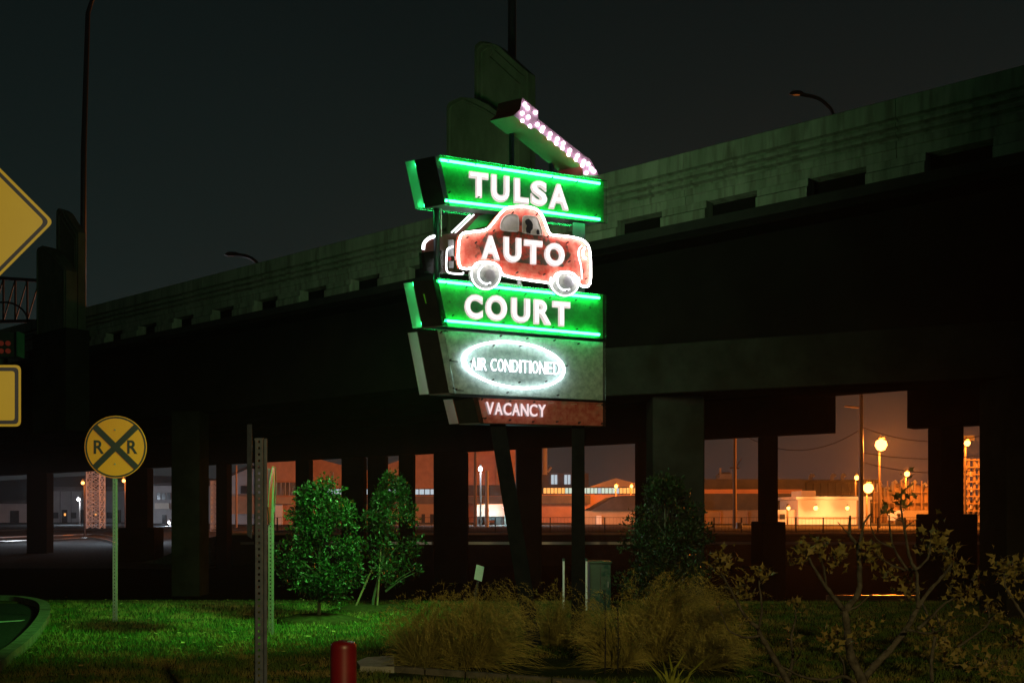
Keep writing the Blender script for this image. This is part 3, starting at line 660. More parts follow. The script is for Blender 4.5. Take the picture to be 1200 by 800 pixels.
# added fill lights that boost the glow of the rear tubes: one sided, facing away from the back of the cabinets
def area(loc, direction, sx_, sy_, power, col):
    l = bpy.data.lights.new('rear_neon_fill', 'AREA'); l.shape = 'RECTANGLE'; l.size = sx_; l.size_y = sy_; l.energy = power; l.color = col
    o = bpy.data.objects.new('rear_neon_fill', l); C.objects.link(o); o.location = loc
    o.rotation_euler = Vector(direction).to_track_quat('-Z', 'Y').to_euler(); attach(o, sign)
for (x, y, p_, c_) in ((613,224,66,(.14,1,.22)), (612,290,85,(1,.9,.68)), (612,428,16,(.8,1,1))):
    area(sw(SP(x, y), .33 if y != 363 else .5), N if y != 363 else N*1.0-U*.35+Vector((0,0,-.75)), 1.7, .35, p_, c_)

lamp('SPOT', sw(SP(612,363), .5), 1900, (.14,1,.10), .25, sign, aim=sw(SP(612,363), .5)+Vector((-4.9,3.4,-4.2)), size=96, blend=1)  # added green spot that strengthens the neon spill on the lawn

# ================================================================== SMALL SIGNS, POSTS, BOLLARD
def signface(outline, Y, thick, m, root, nm='sign_face'):
    return MB().loft([(x, Y, z) for x, z in outline], [(x, Y+thick, z) for x, z in outline]).build(nm, m, root)
def rounded(pts, r, k_=5):
    out = []; n = len(pts)
    for i in range(n):
        p = Vector(pts[i]); a = (Vector(pts[i-1])-p).normalized(); b = (Vector(pts[(i+1) % n])-p).normalized()
        ang = a.angle(b); t = r/math.tan(ang/2); A = p+a*t; Bq = p+b*t
        for j in range(k_+1):
            s_ = j/k_; q = A*(1-s_)**2+p*2*s_*(1-s_)+Bq*s_*s_; out.append((q.x, q.y))
    return out
def frame_ring(o1, o2, Y, t, m, root, nm):
    n = len(o1); mb = MB()
    vs = [(x, Y, z) for x, z in o1]+[(x, Y, z) for x, z in o2]+[(x, Y+t, z) for x, z in o1]+[(x, Y+t, z) for x, z in o2]
    fs = []
    for i in range(n):
        j = (i+1) % n; fs += [(i, j, n+j, n+i), (2*n+i, 3*n+i, 3*n+j, 2*n+j), (i, 2*n+i, 2*n+j, j), (n+i, n+j, 3*n+j, 3*n+i)]
    mb.add(vs, fs); return mb.build(nm, m, root)
def perforated(x, Y, z0, z1, w, root, pitch=.0254, dia=.011, depth=.025, m=None):
    mb = MB(); m = m or M['galv']; hw = w/2; wi = dia
    mb.box((x-hw, Y, z0), (x-wi/2, Y+.003, z1)); mb.box((x+wi/2, Y, z0), (x+hw, Y+.003, z1))
    z = z0+pitch/2
    while z < z1: mb.box((x-wi/2, Y, z), (x+wi/2, Y+.0031, min(z+pitch-dia, z1))); z += pitch
    mb.box((x-hw-.003, Y, z0), (x-hw, Y+depth, z1)); mb.box((x+hw, Y, z0), (x+hw+.003, Y+depth, z1))
    mb.box((x-hw-.015, Y+depth, z0), (x-hw, Y+depth+.003, z1)); mb.box((x+hw, Y+depth, z0), (x+hw+.015, Y+depth+.003, z1))
    return mb.build('post', m, root)
# railway crossing sign
Y = 14.6; c = P(135.5, 523.5, Y); Rr = .457
rx = thing('railroad_sign', (c.x, Y, 0), 'round yellow railway crossing sign with black X and two Rs on a perforated post', 'road sign')
circ = lambda r, n_=40: [(c.x+r*math.cos(t), c.z+r*math.sin(t)) for t in np.linspace(0, 2*PI, n_, endpoint=False)]
signface(circ(Rr), Y, .004, M['yellow'], rx)
frame_ring(circ(Rr-.012), circ(Rr-.036), Y-.002, .0019, M['signblack'], rx, 'border')
for k_, (dx, dz) in enumerate(((1, 1), (1, -1))):
    d = Vector((dx, 0, dz*.98)).normalized(); nn = Vector((-d.z, 0, d.x)); cc = Vector((c.x, Y-.003-.002*k_, c.z))
    MB().obox(cc, d, (0, 1, 0), nn, Rr-.03, .0008, .045).build('cross_bar', M['signblack'], rx)
for sx_ in (-1, 1):
    vs, fs = glyph('R', .02); v3 = [Vector((c.x+sx_*.245+(v[0]-.5)*.15, Y-.003, c.z+(v[1]-.5)*.20)) for v in vs]
    extrude_glyph(v3, fs, Vector((0, .002, 0))).build('letter', M['signblack'], rx)
perforated(c.x-.02, Y+.006, 0, c.z+.2, .044, rx, pitch=.05, dia=.018)
for dz in (.25, -.25): MB().tube([(c.x-.01, Y-.008, c.z+dz), (c.x-.01, Y+.02, c.z+dz)], .012, 6).build('bolt', M['galv'], rx)
# diamond sign, left edge
Y = 9.0; c = P(-21, 260, Y); hd = (63+21)/F*Y
ds = thing('warning_sign', (c.x, Y, 0), 'large yellow diamond warning sign cut by the upper left edge', 'road sign')
dia = lambda h: rounded([(c.x+h, c.z), (c.x, c.z+h), (c.x-h, c.z), (c.x, c.z-h)], h*.09)
signface(dia(hd), Y, .004, M['yellow2'], ds); frame_ring(dia(hd*.945), dia(hd*.875), Y-.002, .0019, M['signblack'], ds, 'border')
perforated(c.x, Y+.008, 0, c.z+hd*.6, .055, ds)
c2 = P(-21, 463.5, Y); hw, hh = 45.5/F*Y, 36/F*Y
rc_ = lambda q: rounded([(c2.x+hw-q, c2.z-hh+q), (c2.x+hw-q, c2.z+hh-q), (c2.x-hw+q, c2.z+hh-q), (c2.x-hw+q, c2.z-hh+q)], .05-q*.4)
signface(rc_(0), Y, .004, M['yellow2'], ds, 'supplementary_plate'); frame_ring(rc_(.022), rc_(.055), Y-.002, .0019, M['signblack'], ds, 'border')
# dark signal box with red leds
Y = 19.0; sg = thing('signal_box', P(0, 420, Y), 'dark signal head with small red lamps at the left edge', 'signal')
a, b = P(-40, 418, Y), P(21, 389, Y)
MB().box((a.x, Y, a.z), (b.x, Y+.2, b.z)).build('housing', M['black'], sg, bevel=.01)
MB().box((b.x+.002, Y-.06, a.z), (b.x+.03, Y+.2, b.z)).build('visor', M['util'], sg)
ledm = emit('red_led', (1,.14,.07), .05)
lm = MB().tube([(0,0,0),(0,.02,0)], .05, 8).mesh('led', ledm)
for x in (-26,-17,-8,1,9):
    for y in (399,408): inst('led', lm, P(x, y+3, Y-.025), sg)
MB().box((P(-30,0,Y).x, Y+.05, 0), (P(-24,0,Y).x, Y+.15, a.z)).build('post', M['polemetal'], sg)
# near perforated post with a sign seen edge on
Y = 4.5; np_ = thing('sign_post', P(303, 800, Y), 'tall perforated steel post in the foreground with a sign seen edge on', 'sign post')
xx = P(303.5, 0, Y).x; M['galv_old'] = mat('dull_galvanised_steel', (.045,.062,.085), (.08,.10,.13), .6, 30, metal=.2)
perforated(xx, Y, 0, P(0, 513, Y).z, .028, np_, pitch=.0285, dia=.0105, depth=.03, m=M['galv_old'])
q = [P(289.5,497,Y+.02), P(295.3,497,Y-.0), P(295.3,631,Y-.0), P(289.5,627,Y+.02)]
lean = [Vector((v.x, v.y+.0, v.z)) for v in q]
MB().loft(lean, [v+Vector((-.083,.32,0)) for v in lean]).build('sign_plate', M['galv_old'], np_)
# stop sign seen edge on
Y = 13.0; ss = thing('stop_sign', P(315, 741, Y), 'red and white stop sign seen nearly edge on behind the foreground post', 'road sign')
cx_, cz_ = P(318, 580, Y).x, P(0, 580, Y).z
oct_ = []
for i in range(8):
    t = PI/8+i*PI/4; u_ = .41*math.cos(t); oct_.append((u_, .41*math.sin(t)))
ang = math.radians(97); du = Vector((math.cos(ang), math.sin(ang), 0))
nrm = Vector((du.y, -du.x, 0))
MB().loft([Vector((cx_, Y, cz_))+du*a+Vector((.06*b, 0, b)) for a, b in oct_], [Vector((cx_, Y, cz_))+du*a+Vector((.06*b, 0, b))+nrm*.006 for a, b in oct_]).build('sign_face', M['bollard'], ss)
MB().tube([Vector((cx_, Y, cz_))+du*a*.97+Vector((.06*b, 0, b*.97))+nrm*.009 for a, b in oct_], .007, 4, True).build('border', M['galv_old'], ss)
perforated(cx_-.02, Y+.03, 0, cz_+.35, .05, ss, pitch=.05, dia=.018)
# bollard
Y = 6.1; bo = thing('bollard', P(402.5, 0, Y)*1.0, 'dark red round topped bollard at the bottom edge of the lawn', 'bollard'); bo.location = (P(402.5, 0, Y).x, Y, 0)
zt = P(0, 750, Y).z; r0 = 15.3/F*Y
MB().lathe([(r0*1.05, 0), (r0*1.05, .02), (r0, .03), (r0, zt-.045), (r0*.96, zt-.022), (r0*.8, zt-.008), (r0*.45, zt-.001), (.003, zt)], (P(402.5,0,Y).x, Y, 0), 28).build('body', M['bollard'], bo, smooth=True)
# little tilted sign and utility boxes in the planting
Y = 13.5; ts = thing('small_sign', P(558, 712, Y), 'small pale tilted sign plate on a short dark stake behind the grass', 'sign')
q = [P(558.5,661,Y), P(567.5,664,Y), P(564.5,681,Y), P(555.5,678,Y)]
MB().loft(q, [v+Vector((0,.01,0)) for v in q]).build('sign_plate', mat('pale_sign_plate', (.35,.42,.38), (.42,.48,.45), .6, 12), ts)
MB().tube([P(560,681,Y+.02), P(554,722,Y+.02)], .02, 5).build('stake', M['black'], ts)
Y = 16.2; ub = thing('utility_cabinet', P(700, 715, Y), 'green utility cabinet between the sign post and the right tree', 'utility box')
a, b = P(691, 715, Y), P(716, 660, Y); MB().box((a.x, Y, 0), (b.x, Y+.5, b.z)).build('housing', M['util'], ub, bevel=.01)
MB().box((a.x-.02, Y-.02, b.z+.003), (b.x+.02, Y+.52, b.z+.035)).build('lid', M['util'], ub, bevel=.006)
MB().box((a.x+.17, Y-.012, .1), (a.x+.176, Y-.003, b.z-.05)).build('door_seam', M['black'], ub)
MB().box((b.x-.06, Y-.03, b.z*.5), (b.x-.04, Y-.003, b.z*.62)).build('handle', M['galv'], ub)
mk = thing('marker_post', P(660, 715, 16), 'thin pale marker post left of the straight sign post', 'post')
MB().tube([P(660.5,715,16), P(660.5,657,16)], .018, 6).build('shaft', M['windowpaint'], mk); MB().tube([P(660.5,657,16), P(660.5,654,16)], .024, 6).build('cap', M['util'], mk)
mk = thing('marker_post', P(687, 715, 16), 'thin pale marker post against the left side of the green utility cabinet', 'post')
MB().tube([P(687.3,715,16), P(687.3,657,16)], .018, 6).build('shaft', M['windowpaint'], mk); MB().tube([P(687.3,657,16), P(687.3,654,16)], .024, 6).build('cap', M['util'], mk)

# ================================================================== PLANTING
def leafcloud(name, m, centers, n, size, root, seed, aspect=.42, up=.2):
    r = np.random.default_rng(seed); V = []; Fc = []
    C_ = np.array([c_[:3] for c_ in centers]); R_ = np.array([c_[3] for c_ in centers]); pw = R_**2/np.sum(R_**2)
    idx = r.choice(len(C_), n, p=pw); d = r.normal(size=(n, 3)); d /= np.linalg.norm(d, axis=1)[:, None]
    rad = R_[idx]*(r.random(n)**.35)*r.uniform(.75, 1.12, n); pos = C_[idx]+d*rad[:, None]*np.array([1, 1, .95])
    ax = d+r.normal(size=(n, 3))*.9; ax[:, 2] += up; ax /= np.linalg.norm(ax, axis=1)[:, None]
    sd = np.cross(ax, r.normal(size=(n, 3))); sd /= np.linalg.norm(sd, axis=1)[:, None]; nn = np.cross(ax, sd)
    L = size*r.uniform(.45, 1.5, n)[:, None]; Wd = L*aspect/2
    v = np.stack([pos, pos+ax*L*.5+sd*Wd+nn*Wd*.35, pos+ax*L, pos+ax*L*.5-sd*Wd+nn*Wd*.35], 1).reshape(-1, 3)
    i0 = np.arange(n)*4; f = np.concatenate([np.stack([i0, i0+1, i0+2], 1), np.stack([i0, i0+2, i0+3], 1)])
    mb = MB(); mb.v = [tuple(x) for x in v.tolist()]; mb.f = [tuple(x) for x in f.tolist()]
    return mb.build(name, m, root)
def young_tree(pxc, pytop, pybot, pw_, Y, base_px, label, seed, nleaf, stakes=False):
    r = random.Random(seed); base = Vector(((base_px-600)/F*Y, Y, 0)); root = thing('young_tree', base, label, 'tree', 'young evergreen trees on the lawn')
    ct = P(pxc, pytop, Y).z; cb_ = P(pxc, pybot, Y).z; cx_ = P(pxc, 0, Y).x; rw = pw_/2/F*Y; h = ct-cb_
    MB().tube(catmull([base+Vector((0,0,-.05)), base+Vector((.01,0,cb_*.6)), Vector((cx_*.6+base.x*.4, Y, cb_+h*.3)), Vector((cx_, Y, cb_+h*.8))], 4), [.032-.0017*i for i in range(13)], 8).build('trunk', M['bark2'], root, smooth=True)
    cs = []
    for i in range(78):
        t = r.random(); z = cb_+h*(.07+.88*t); prof_ = float(np.interp(t, [0, .12, .32, .55, .8, 1], [.45, .82, 1, .86, .5, .12]))
        a = r.uniform(0, 2*PI); q = r.random()**.45*.86*prof_
        cs.append((cx_+math.cos(a)*q*rw, Y+math.sin(a)*q*rw, z, r.uniform(.10, .22)*rw/.7))
        if i % 6 == 0: cs.append((cx_+math.cos(a)*(prof_*.98)*rw, Y+math.sin(a)*(prof_*.98)*rw, z+r.uniform(-.05,.1), .07*rw/.7))
    for i, c_ in enumerate(cs[:16]):
        s_ = Vector((base.x*.3+cx_*.7, Y, max(cb_*.9, c_[2]-.35))); MB().tube([s_, (s_+Vector(c_[:3]))/2+Vector((0,0,.04)), Vector(c_[:3])], [.014,.009,.004], 5).build('limb', M['bark2'], root)
    leafcloud('crown', M['leaf'], cs, int(nleaf*1.35), .052, root, seed, .5)
    if stakes:
        for dx, py in ((-.30, 665), (.08, 640)):
            MB().tube([Vector((base.x+dx, Y-.1, 0)), Vector((base.x+(.0 if dx < 0 else .14), Y-.05, P(0, py, Y).z))], .016, 5).build('stake', M['wood'], root)
        MB().tube([Vector((base.x+.045*math.cos(t), Y+.045*math.sin(t), P(0,665,Y).z)) for t in np.linspace(0, 2*PI, 10, endpoint=False)], .006, 4, True).build('tie', M['paint'], root)
    md = MB(); q = [(base.x+.75*math.cos(t)*r.uniform(.9, 1.1), Y+.5*math.sin(t)*r.uniform(.9, 1.1)) for t in np.linspace(0, 2*PI, 18, endpoint=False)]
    md.loft([(x, y, -.01) for x, y in q], [(base.x+(x-base.x)*.5, Y+(y-Y)*.5, .10) for x, y in q]).build('mulch_mound', M['dirt'], root, smooth=True)
    return root
young_tree(375, 556, 703, 116, 14.6, 373, 'leafy young evergreen tree nearest the foreground post, catching green light', 3, 9500)
young_tree(458, 552, 692, 84, 16.2, 437, 'dim slimmer young tree held by stakes right of the brighter one', 5, 4300, True)
young_tree(779, 563, 708, 142, 14.4, 783, 'broad young evergreen tree right of the sign posts', 9, 9500)
def grass_clump(px, Y, wpx, toppy, n, label, seed, m, lean=0):
    r = np.random.default_rng(seed); cx_ = (px-600)/F*Y; R_ = wpx/2/F*Y; H = P(0, toppy, Y).z
    root = thing('ornamental_grass', (cx_, Y, 0), label, 'ornamental grass', 'ornamental grass clumps under the neon sign')
    mb = MB(); pl = MB()
    for i in range(n):
        a = r.uniform(0, 2*PI); q = r.random()**.6*.34*R_; b = np.array([cx_+q*math.cos(a), Y+q*math.sin(a), 0])
        a2 = a+r.normal(0, .5); e = math.radians(min(88, max(8, r.normal(58, 22)))); L = (H*1.12 if e > .8 else R_*1.05)*r.uniform(.55, 1.12)
        dr = np.array([math.cos(a2), math.sin(a2), 0]); w_ = .0030*r.uniform(.6, 1.6)
        sd = np.array([.8, .3, 0]) if abs(dr[0]) < .5 else np.array([.3, .5, .7]); droop = r.uniform(.25, .6)*L; pts = []
        for k_ in range(6):
            t = k_/5; x = b+dr*L*math.cos(e)*t*1.1+np.array([lean*L*t*t, 0, 0]); z = L*math.sin(e)*t*1.28-droop*t**3
            pts.append((x[0], x[1], max(.01, z)))
        n0 = len(mb.v)
        for k_, p in enumerate(pts):
            ww = w_*(1-.8*k_/5); mb.v.append((p[0]-sd[0]*ww, p[1]-sd[1]*ww, p[2]-sd[2]*ww)); mb.v.append((p[0]+sd[0]*ww, p[1]+sd[1]*ww, p[2]+sd[2]*ww))
        for k_ in range(5): mb.f.append((n0+2*k_, n0+2*k_+1, n0+2*k_+3, n0+2*k_+2))
        if e > .9 and r.random() < .16:       # nodding seed head
            p = Vector(pts[-1])+Vector((0, 0, .12)); q_ = Vector(pts[-2])+Vector((0,0,.09)); dv = Vector((dr[0], dr[1], -.15)).normalized()
            head = [q_, p, p+dv*.06, p+dv*.12+Vector((0,0,-.035)), p+dv*.16+Vector((0,0,-.09))]
            for k_ in range(4):
                for j in range(7):
                    s_ = head[k_]+(head[k_+1]-head[k_])*r.random(); e = s_+Vector(r.normal(size=3))*.018+(head[k_+1]-head[k_])*.25
                    nn = Vector((.7, .3, .6))*.0028; m0 = len(pl.v); pl.v += [tuple(s_-nn), tuple(s_+nn), tuple(e)]; pl.f.append((m0, m0+1, m0+2))
    mb.build('leaf_blades', m, root); 
    if pl.v: pl.build('seed_heads', M['plume'], root)
cl = [(498,10.3,100,716,1000,'brown green ornamental grass clump nearest the pale concrete pad',1,'plume2',.10),
      (548,10.4,132,704,1900,'straw coloured ornamental grass clump in front of the leaning sign leg',2,'plume',.16),
      (652,12.0,74,700,700,'ornamental grass clump between the two sign posts',3,'plume2',.20),
      (722,10.3,84,722,900,'low ornamental grass clump right of the straight sign post',4,'plume',-.12),
      (772,10.9,140,688,1900,'tallest windblown grass clump in front of the right tree',5,'plume',.30),
      (822,10.2,90,738,900,'low grass clump at the right end of the planting',6,'plume2',.35)]
for c_ in cl: grass_clump(c_[0], c_[1], c_[2], c_[3], int(c_[4]*1.7), c_[5], c_[6], M[c_[7]], c_[8])
# dark flower stalks and yucca tuft
for px, top, lab in ((709, 690, 'thin dark seed stalk standing left in the right grass clump'), (724, 708, 'shorter thin dark seed stalk beside the taller one')):
    st = thing('dead_stalk', G(px, 789), lab, 'plant'); Yq = G(px, 789).y
    MB().tube([P(px, 789, Yq), P(px+.5, (789+top)/2, Yq), P(px, top, Yq)], [.008, .006, .003], 5).build('stem', M['black'], st)
    rr = random.Random(px); mb = MB()
    for i in range(26):
        z = rr.uniform(.25, 1); p = P(px, 789+(top-789)*z, Yq); mb.tube([p, p+Vector((rr.uniform(-.03,.03), rr.uniform(-.02,.02), .012))], .004, 4)
    tag(mb.build('seed_pods', M['black'], st), kind='stuff')
yk = thing('yucca', P(792, 812, 8.6), 'bright tuft of upright strap leaves at the bottom edge under the grass', 'plant')
rr = random.Random(4)
for i in range(16):
    a = rr.uniform(-1.1, 1.1); L = rr.uniform(.22, .42); b0 = Vector((P(790,0,8.6).x+rr.uniform(-.06,.06), 8.6+rr.uniform(-.08,.08), 0))
    mid = b0+Vector((math.sin(a)*L*.35, rr.uniform(-.06,.06), L*.6)); tip = b0+Vector((math.sin(a)*L*.85, rr.uniform(-.1,.1), L)); w_ = .012
    MB().add([b0-Vector((w_,0,0)), b0+Vector((w_,0,0)), mid+Vector((w_*.9,0,0)), tip, mid-Vector((w_*.9,0,0)), mid+Vector((0,.006,0)), b0+Vector((0,.008,0))], [(0,6,5,4),(6,1,2,5),(4,5,3),(5,2,3)]).build('leaf', M['yucca'], yk)
# bare branched shrubs on the right
def shrub(label, Y, branches, clusters, seed, base):
    r = random.Random(seed); root = thing('open_shrub', (P(base, 0, Y).x, Y, 0), label, 'shrub', 'open branched shrubs at the lower right')
    for (pts, r0, r1, dy) in branches:
        n = len(pts); q = []
        for i, (x, y) in enumerate(pts): q.append(P(x+r.uniform(-1,1), y+r.uniform(-1,1), Y+dy*i/max(1, n-1)+(r.uniform(-.04,.04) if i else 0)))
        cq = catmull(q, 4); m_ = len(cq); r0 *= 1.05; r1 *= .95
        MB().tube([p+Vector((r.uniform(-.004,.004), 0, r.uniform(-.004,.004))) for p in cq], [(r0+(r1-r0)*i/(m_-1))*(1+.12*math.sin(i*1.9)) for i in range(m_)], 7).build('branch', M['bark'], root, smooth=True)
    rg = np.random.default_rng(seed)
    for (x, y, s_, dy) in clusters:
        cpt = P(x, y, Y+dy); n = int(26*s_); mb = MB()
        for i in range(n):
            d = Vector(rg.normal(size=3)); d.z = abs(d.z)*.9+.15; d.normalize(); L = rg.uniform(.06, .115)*s_**.3
            sd = d.cross(Vector(rg.normal(size=3))).normalized(); nn = d.cross(sd); o = cpt+Vector(rg.normal(size=3))*.06*s_; wd = L*.22
            # lobed leaf: side lobes plus tip
            pts = [o, o+d*L*.3+sd*wd*.6, o+d*L*.45+sd*wd*1.5+nn*.006, o+d*L*.6+sd*wd*.5, o+d*L-nn*L*.15, o+d*L*.6-sd*wd*.5, o+d*L*.45-sd*wd*1.5+nn*.006, o+d*L*.3-sd*wd*.6]
            mb.add(pts, [(0,1,3,5,7),(1,2,3),(5,6,7),(3,4,5)])
        tag(mb.build('leaf_cluster', M['leaf2'], root), kind='stuff')
shrub('large open branched shrub with pale forking limbs and yellow green leaf tufts at lower right', 8.4,
  [([(1012,818),(1011,800),(997,768),(993,740),(990,715)], .045, .030, 0), ([(990,715),(1005,695),(1006.5,665),(1005,641),(996,626),(996,603)], .026, .010, .15),
   ([(1006,650),(1010,625),(1012,613),(1020,601)], .014, .007, .1), ([(990,715),(972,692),(957,671),(946,650)], .022, .009, -.2), ([(968,688),(966,665),(960,648)], .012, .006, -.2),
   ([(991,716),(1004,711),(1013,704),(1021,695)], .010, .005, .1), ([(996,626),(989,620),(983,612)], .007, .004, .1),
   ([(1009,800),(1024,780),(1042,762),(1062,737),(1076,712)], .032, .022, .3), ([(1076,712),(1090,690),(1107,672),(1117,658)], .018, .009, .4),
   ([(1076,712),(1076,690),(1074,668),(1062,665),(1048,643),(1043,625),(1041,602)], .016, .007, .3), ([(1073,668),(1065,650),(1059,620),(1057,595),(1057,570)], .014, .005, .2), ([(1074,667),(1086,655),(1090,645),(1092,628)], .010, .005, .3),
   ([(1062,668),(1040,658),(1026,648)], .009, .005, .0), ([(1047,641),(1030,634),(1022,620),(1020,606)], .008, .004, .0), ([(1059,620),(1067,613),(1077,607)], .006, .003, .2), ([(1057,610),(1046,606)], .005, .003, .2),
   ([(1076,735),(1092,722),(1106,708),(1120,700)], .014, .007, .5), ([(1062,738),(1085,742),(1104,738)], .012, .006, .3), ([(1092,800),(1092,770),(1096,746),(1088,722),(1080,705)], .016, .010, .5),
   ([(1096,720),(1104,737),(1116,724),(1140,719)], .007, .004, .4), ([(1122,758),(1143,743),(1158,728),(1156.5,698)], .011, .006, .5), ([(1158,728),(1170,715)], .006, .004, .5),
   ([(1008,806),(990,792),(970,796),(940,792),(915,780)], .016, .008, -.3), ([(990,792),(988,775),(978,760)], .010, .005, -.2)],
  [(945,645,1,-.2),(960,640,1,-.2),(936,660,.6,-.2),(985,655,.8,.1),(978,662,.6,0),(1023,646,1,0),(1018,655,.6,0),(1040,672,.9,.3),(1060,690,1,.3),(1068,700,.6,.3),(1041,600,.7,.3),(1057,578,.9,.2),(1057,592,.6,.2),(1092,632,1.1,.3),(1100,640,1.1,.3),(1090,645,.7,.3),(1118,655,1,.4),(1122,668,.8,.4),(1110,672,.6,.4),(1125,700,1,.5),(1138,690,1,.5),(1142,700,.8,.5),(1105,738,1,.3),(1120,732,.7,.3),(1090,728,.5,.3),(1110,764,1,.5),(1122,775,.8,.5),(1090,760,.7,.5),(1150,779,1,.5),(1168,717,1,.5),(1160,722,.8,.5),(978,752,.9,-.2),(968,748,.6,-.2),(1010,742,.7,.1),(1020,736,.5,.1),(1180,745,1,.5),(1192,752,.9,.5),(1176,785,.9,.4)], 21, 1011)
shrub('smaller bare branched shrub left of the large forking one', 8.9,
  [([(930,812),(920,790),(905,766),(892.5,747.5),(888,735)], .030, .020, 0), ([(888,736),(875,723),(862,702),(852,684),(843,670)], .018, .008, .1), ([(888,735),(893,715),(891,695),(890,679)], .013, .006, -.1),
   ([(891,745),(878,747),(865,745),(852,736),(842,711)], .012, .005, 0), ([(924,795),(930,770),(927,748),(931,728),(932,712)], .015, .006, .1), ([(927,780),(938,766),(936,755)], .007, .004, 0), ([(920,792),(905,790),(890,784)], .010, .006, -.1)],
  [(842,663,1,.1),(850,656,.8,.1),(872,690,.9,.1),(878,698,.6,.1),(890,677,.8,-.1),(896,672,.5,-.1),(843,708,.5,0),(866,730,.5,0),(932,709,.7,.1),(927,748,.6,.1)], 22, 925)
shrub('leafy shrub branch entering at the right edge beside the near column', 8.6,
  [([(1235,815),(1222,760),(1200,722),(1190,705),(1179,689),(1176,672)], .020, .006, 0), ([(1200,722),(1206,700),(1204,675)], .010, .005, .1), ([(1222,760),(1205,752),(1192,748)], .008, .004, 0)],
  [(1170,664,.9,0),(1180,670,1,0),(1192,664,.9,.1),(1202,668,1,.1),(1185,684,.7,0),(1196,700,.5,0),(1205,745,.9,0)], 23, 1235)

# ================================================================== YARD BEHIND THE OVERPASS
def gY(Y, X=0): return gz(X, Y)
def bwall(root, nm, x0, x1, y0, y1, Y, m, depth=.3, bevel=0):
    a, b = P(x0, y1, Y), P(x1, y0, Y); return MB().box((a.x, Y, a.z), (b.x, Y+depth, b.z)).build(nm, m, root, bevel=bevel)
def bpoly(root, nm, pts, Y, m, depth=.3): return MB().loft([P(x, y, Y) for x, y in pts], [P(x, y, Y)+Vector((0, depth, 0)) for x, y in pts]).build(nm, m, root)
def building(name, px, Y, label, cat='building'): return thing(name, (P(px, 0, Y).x, Y, gz(P(px, 0, Y).x, Y)), label, cat)
# far left pale sheds
b_ = building('shed', 15, 112, 'pale low shed glimpsed at the far left between overpass columns')
bwall(b_, 'wall', -60, 34, 590, 617, 112, M['w_pale'], 12); bwall(b_, 'roof', -62, 36, 586.5, 589.9, 111.5, M['roof'], 13); bwall(b_, 'door', 12, 22, 598, 616, 111.9, M['glass_dark'], .08)
b_ = building('warehouse', 105, 115, 'long grey metal warehouse behind the silver lattice mast')
bwall(b_, 'wall', 50, 160, 575, 616, 115, M['w_pale'], 20); bwall(b_, 'roof', 48, 162, 570, 574.9, 114, M['roofmid'], 22)
for i in range(9): bwall(b_, 'loading_door' if i % 2 else 'window', 62+i*10.5, 68+i*10.5, 597 if i % 2 else 600, 614 if i % 2 else 607, 114.85, M['glass_dark'], .12)
for i in range(8): bwall(b_, 'wall_rib', 57+i*13, 57.7+i*13, 575.5, 615, 114.9, M['roofmid'], .08)
for i in (1, 4, 6): bwall(b_, 'lit_window', 63+i*12, 65+i*12, 601, 604, 114.8, M['win_warm'], .04)
b_ = building('office', 190, 105, 'grey blue building with a pale sign band seen left of the near column')
bwall(b_, 'wall', 170, 262, 569, 618, 105, M['w_pale'], 14); bwall(b_, 'sign_band', 181, 198, 589, 596, 104.7, M['w_white'], .25); bwall(b_, 'roof', 168, 264, 565.5, 568.9, 104.5, M['roof'], 15)
for i in range(3): bwall(b_, 'window', 184+i*6, 188+i*6, 577, 585, 104.9, M['glass_dark'], .08)
bwall(b_, 'door', 190, 195, 603, 617, 104.9, M['glass_dark'], .08)
# gabled grey shed and brick block
b_ = building('gabled_shed', 282, 98, 'small grey gabled shed above an orange lit wall')
bpoly(b_, 'wall', [(262,620),(312,620),(312,553),(292,548),(262,562)], 98, M['w_pale'], 10)
bpoly(b_, 'roof', [(260,562),(292,547),(292,544.5),(260,559.5)], 97.6, M['roof'], 11); bwall(b_, 'lower_wall', 266, 311, 581, 602, 97.3, M['w_brick'], .5)
bwall(b_, 'window', 282, 290, 569, 578, 97.85, M['glass_dark'], .1)
b_ = building('brick_block', 330, 95, 'tall orange lit brick block with windows at its top left of the young tree')
bwall(b_, 'wall', 312.5, 349, 526, 620, 95, M['w_brick'], 12); bwall(b_, 'parapet', 311.5, 350, 523, 525.9, 94.8, M['roofmid'], 12.4)
bwall(b_, 'window_band', 321, 346, 565, 580, 94.8, M['glass_dark'], .15)
for x in (324, 329, 334, 339): bwall(b_, 'mullion', x, x+.6, 565, 580, 94.7, M['w_pale'], .08)
bwall(b_, 'upper_window', 329, 334, 527.5, 531, 94.9, M['win_warm'], .06); bwall(b_, 'upper_window', 336, 341, 527.5, 531, 94.9, M['win_warm'], .06)
bwall(b_, 'canopy', 320, 341, 582, 590, 93.5, M['w_stucco'], 1.4)
bwall(b_, 'white_door', 322.5, 331, 591, 617, 94.8, M['w_white'], .15)
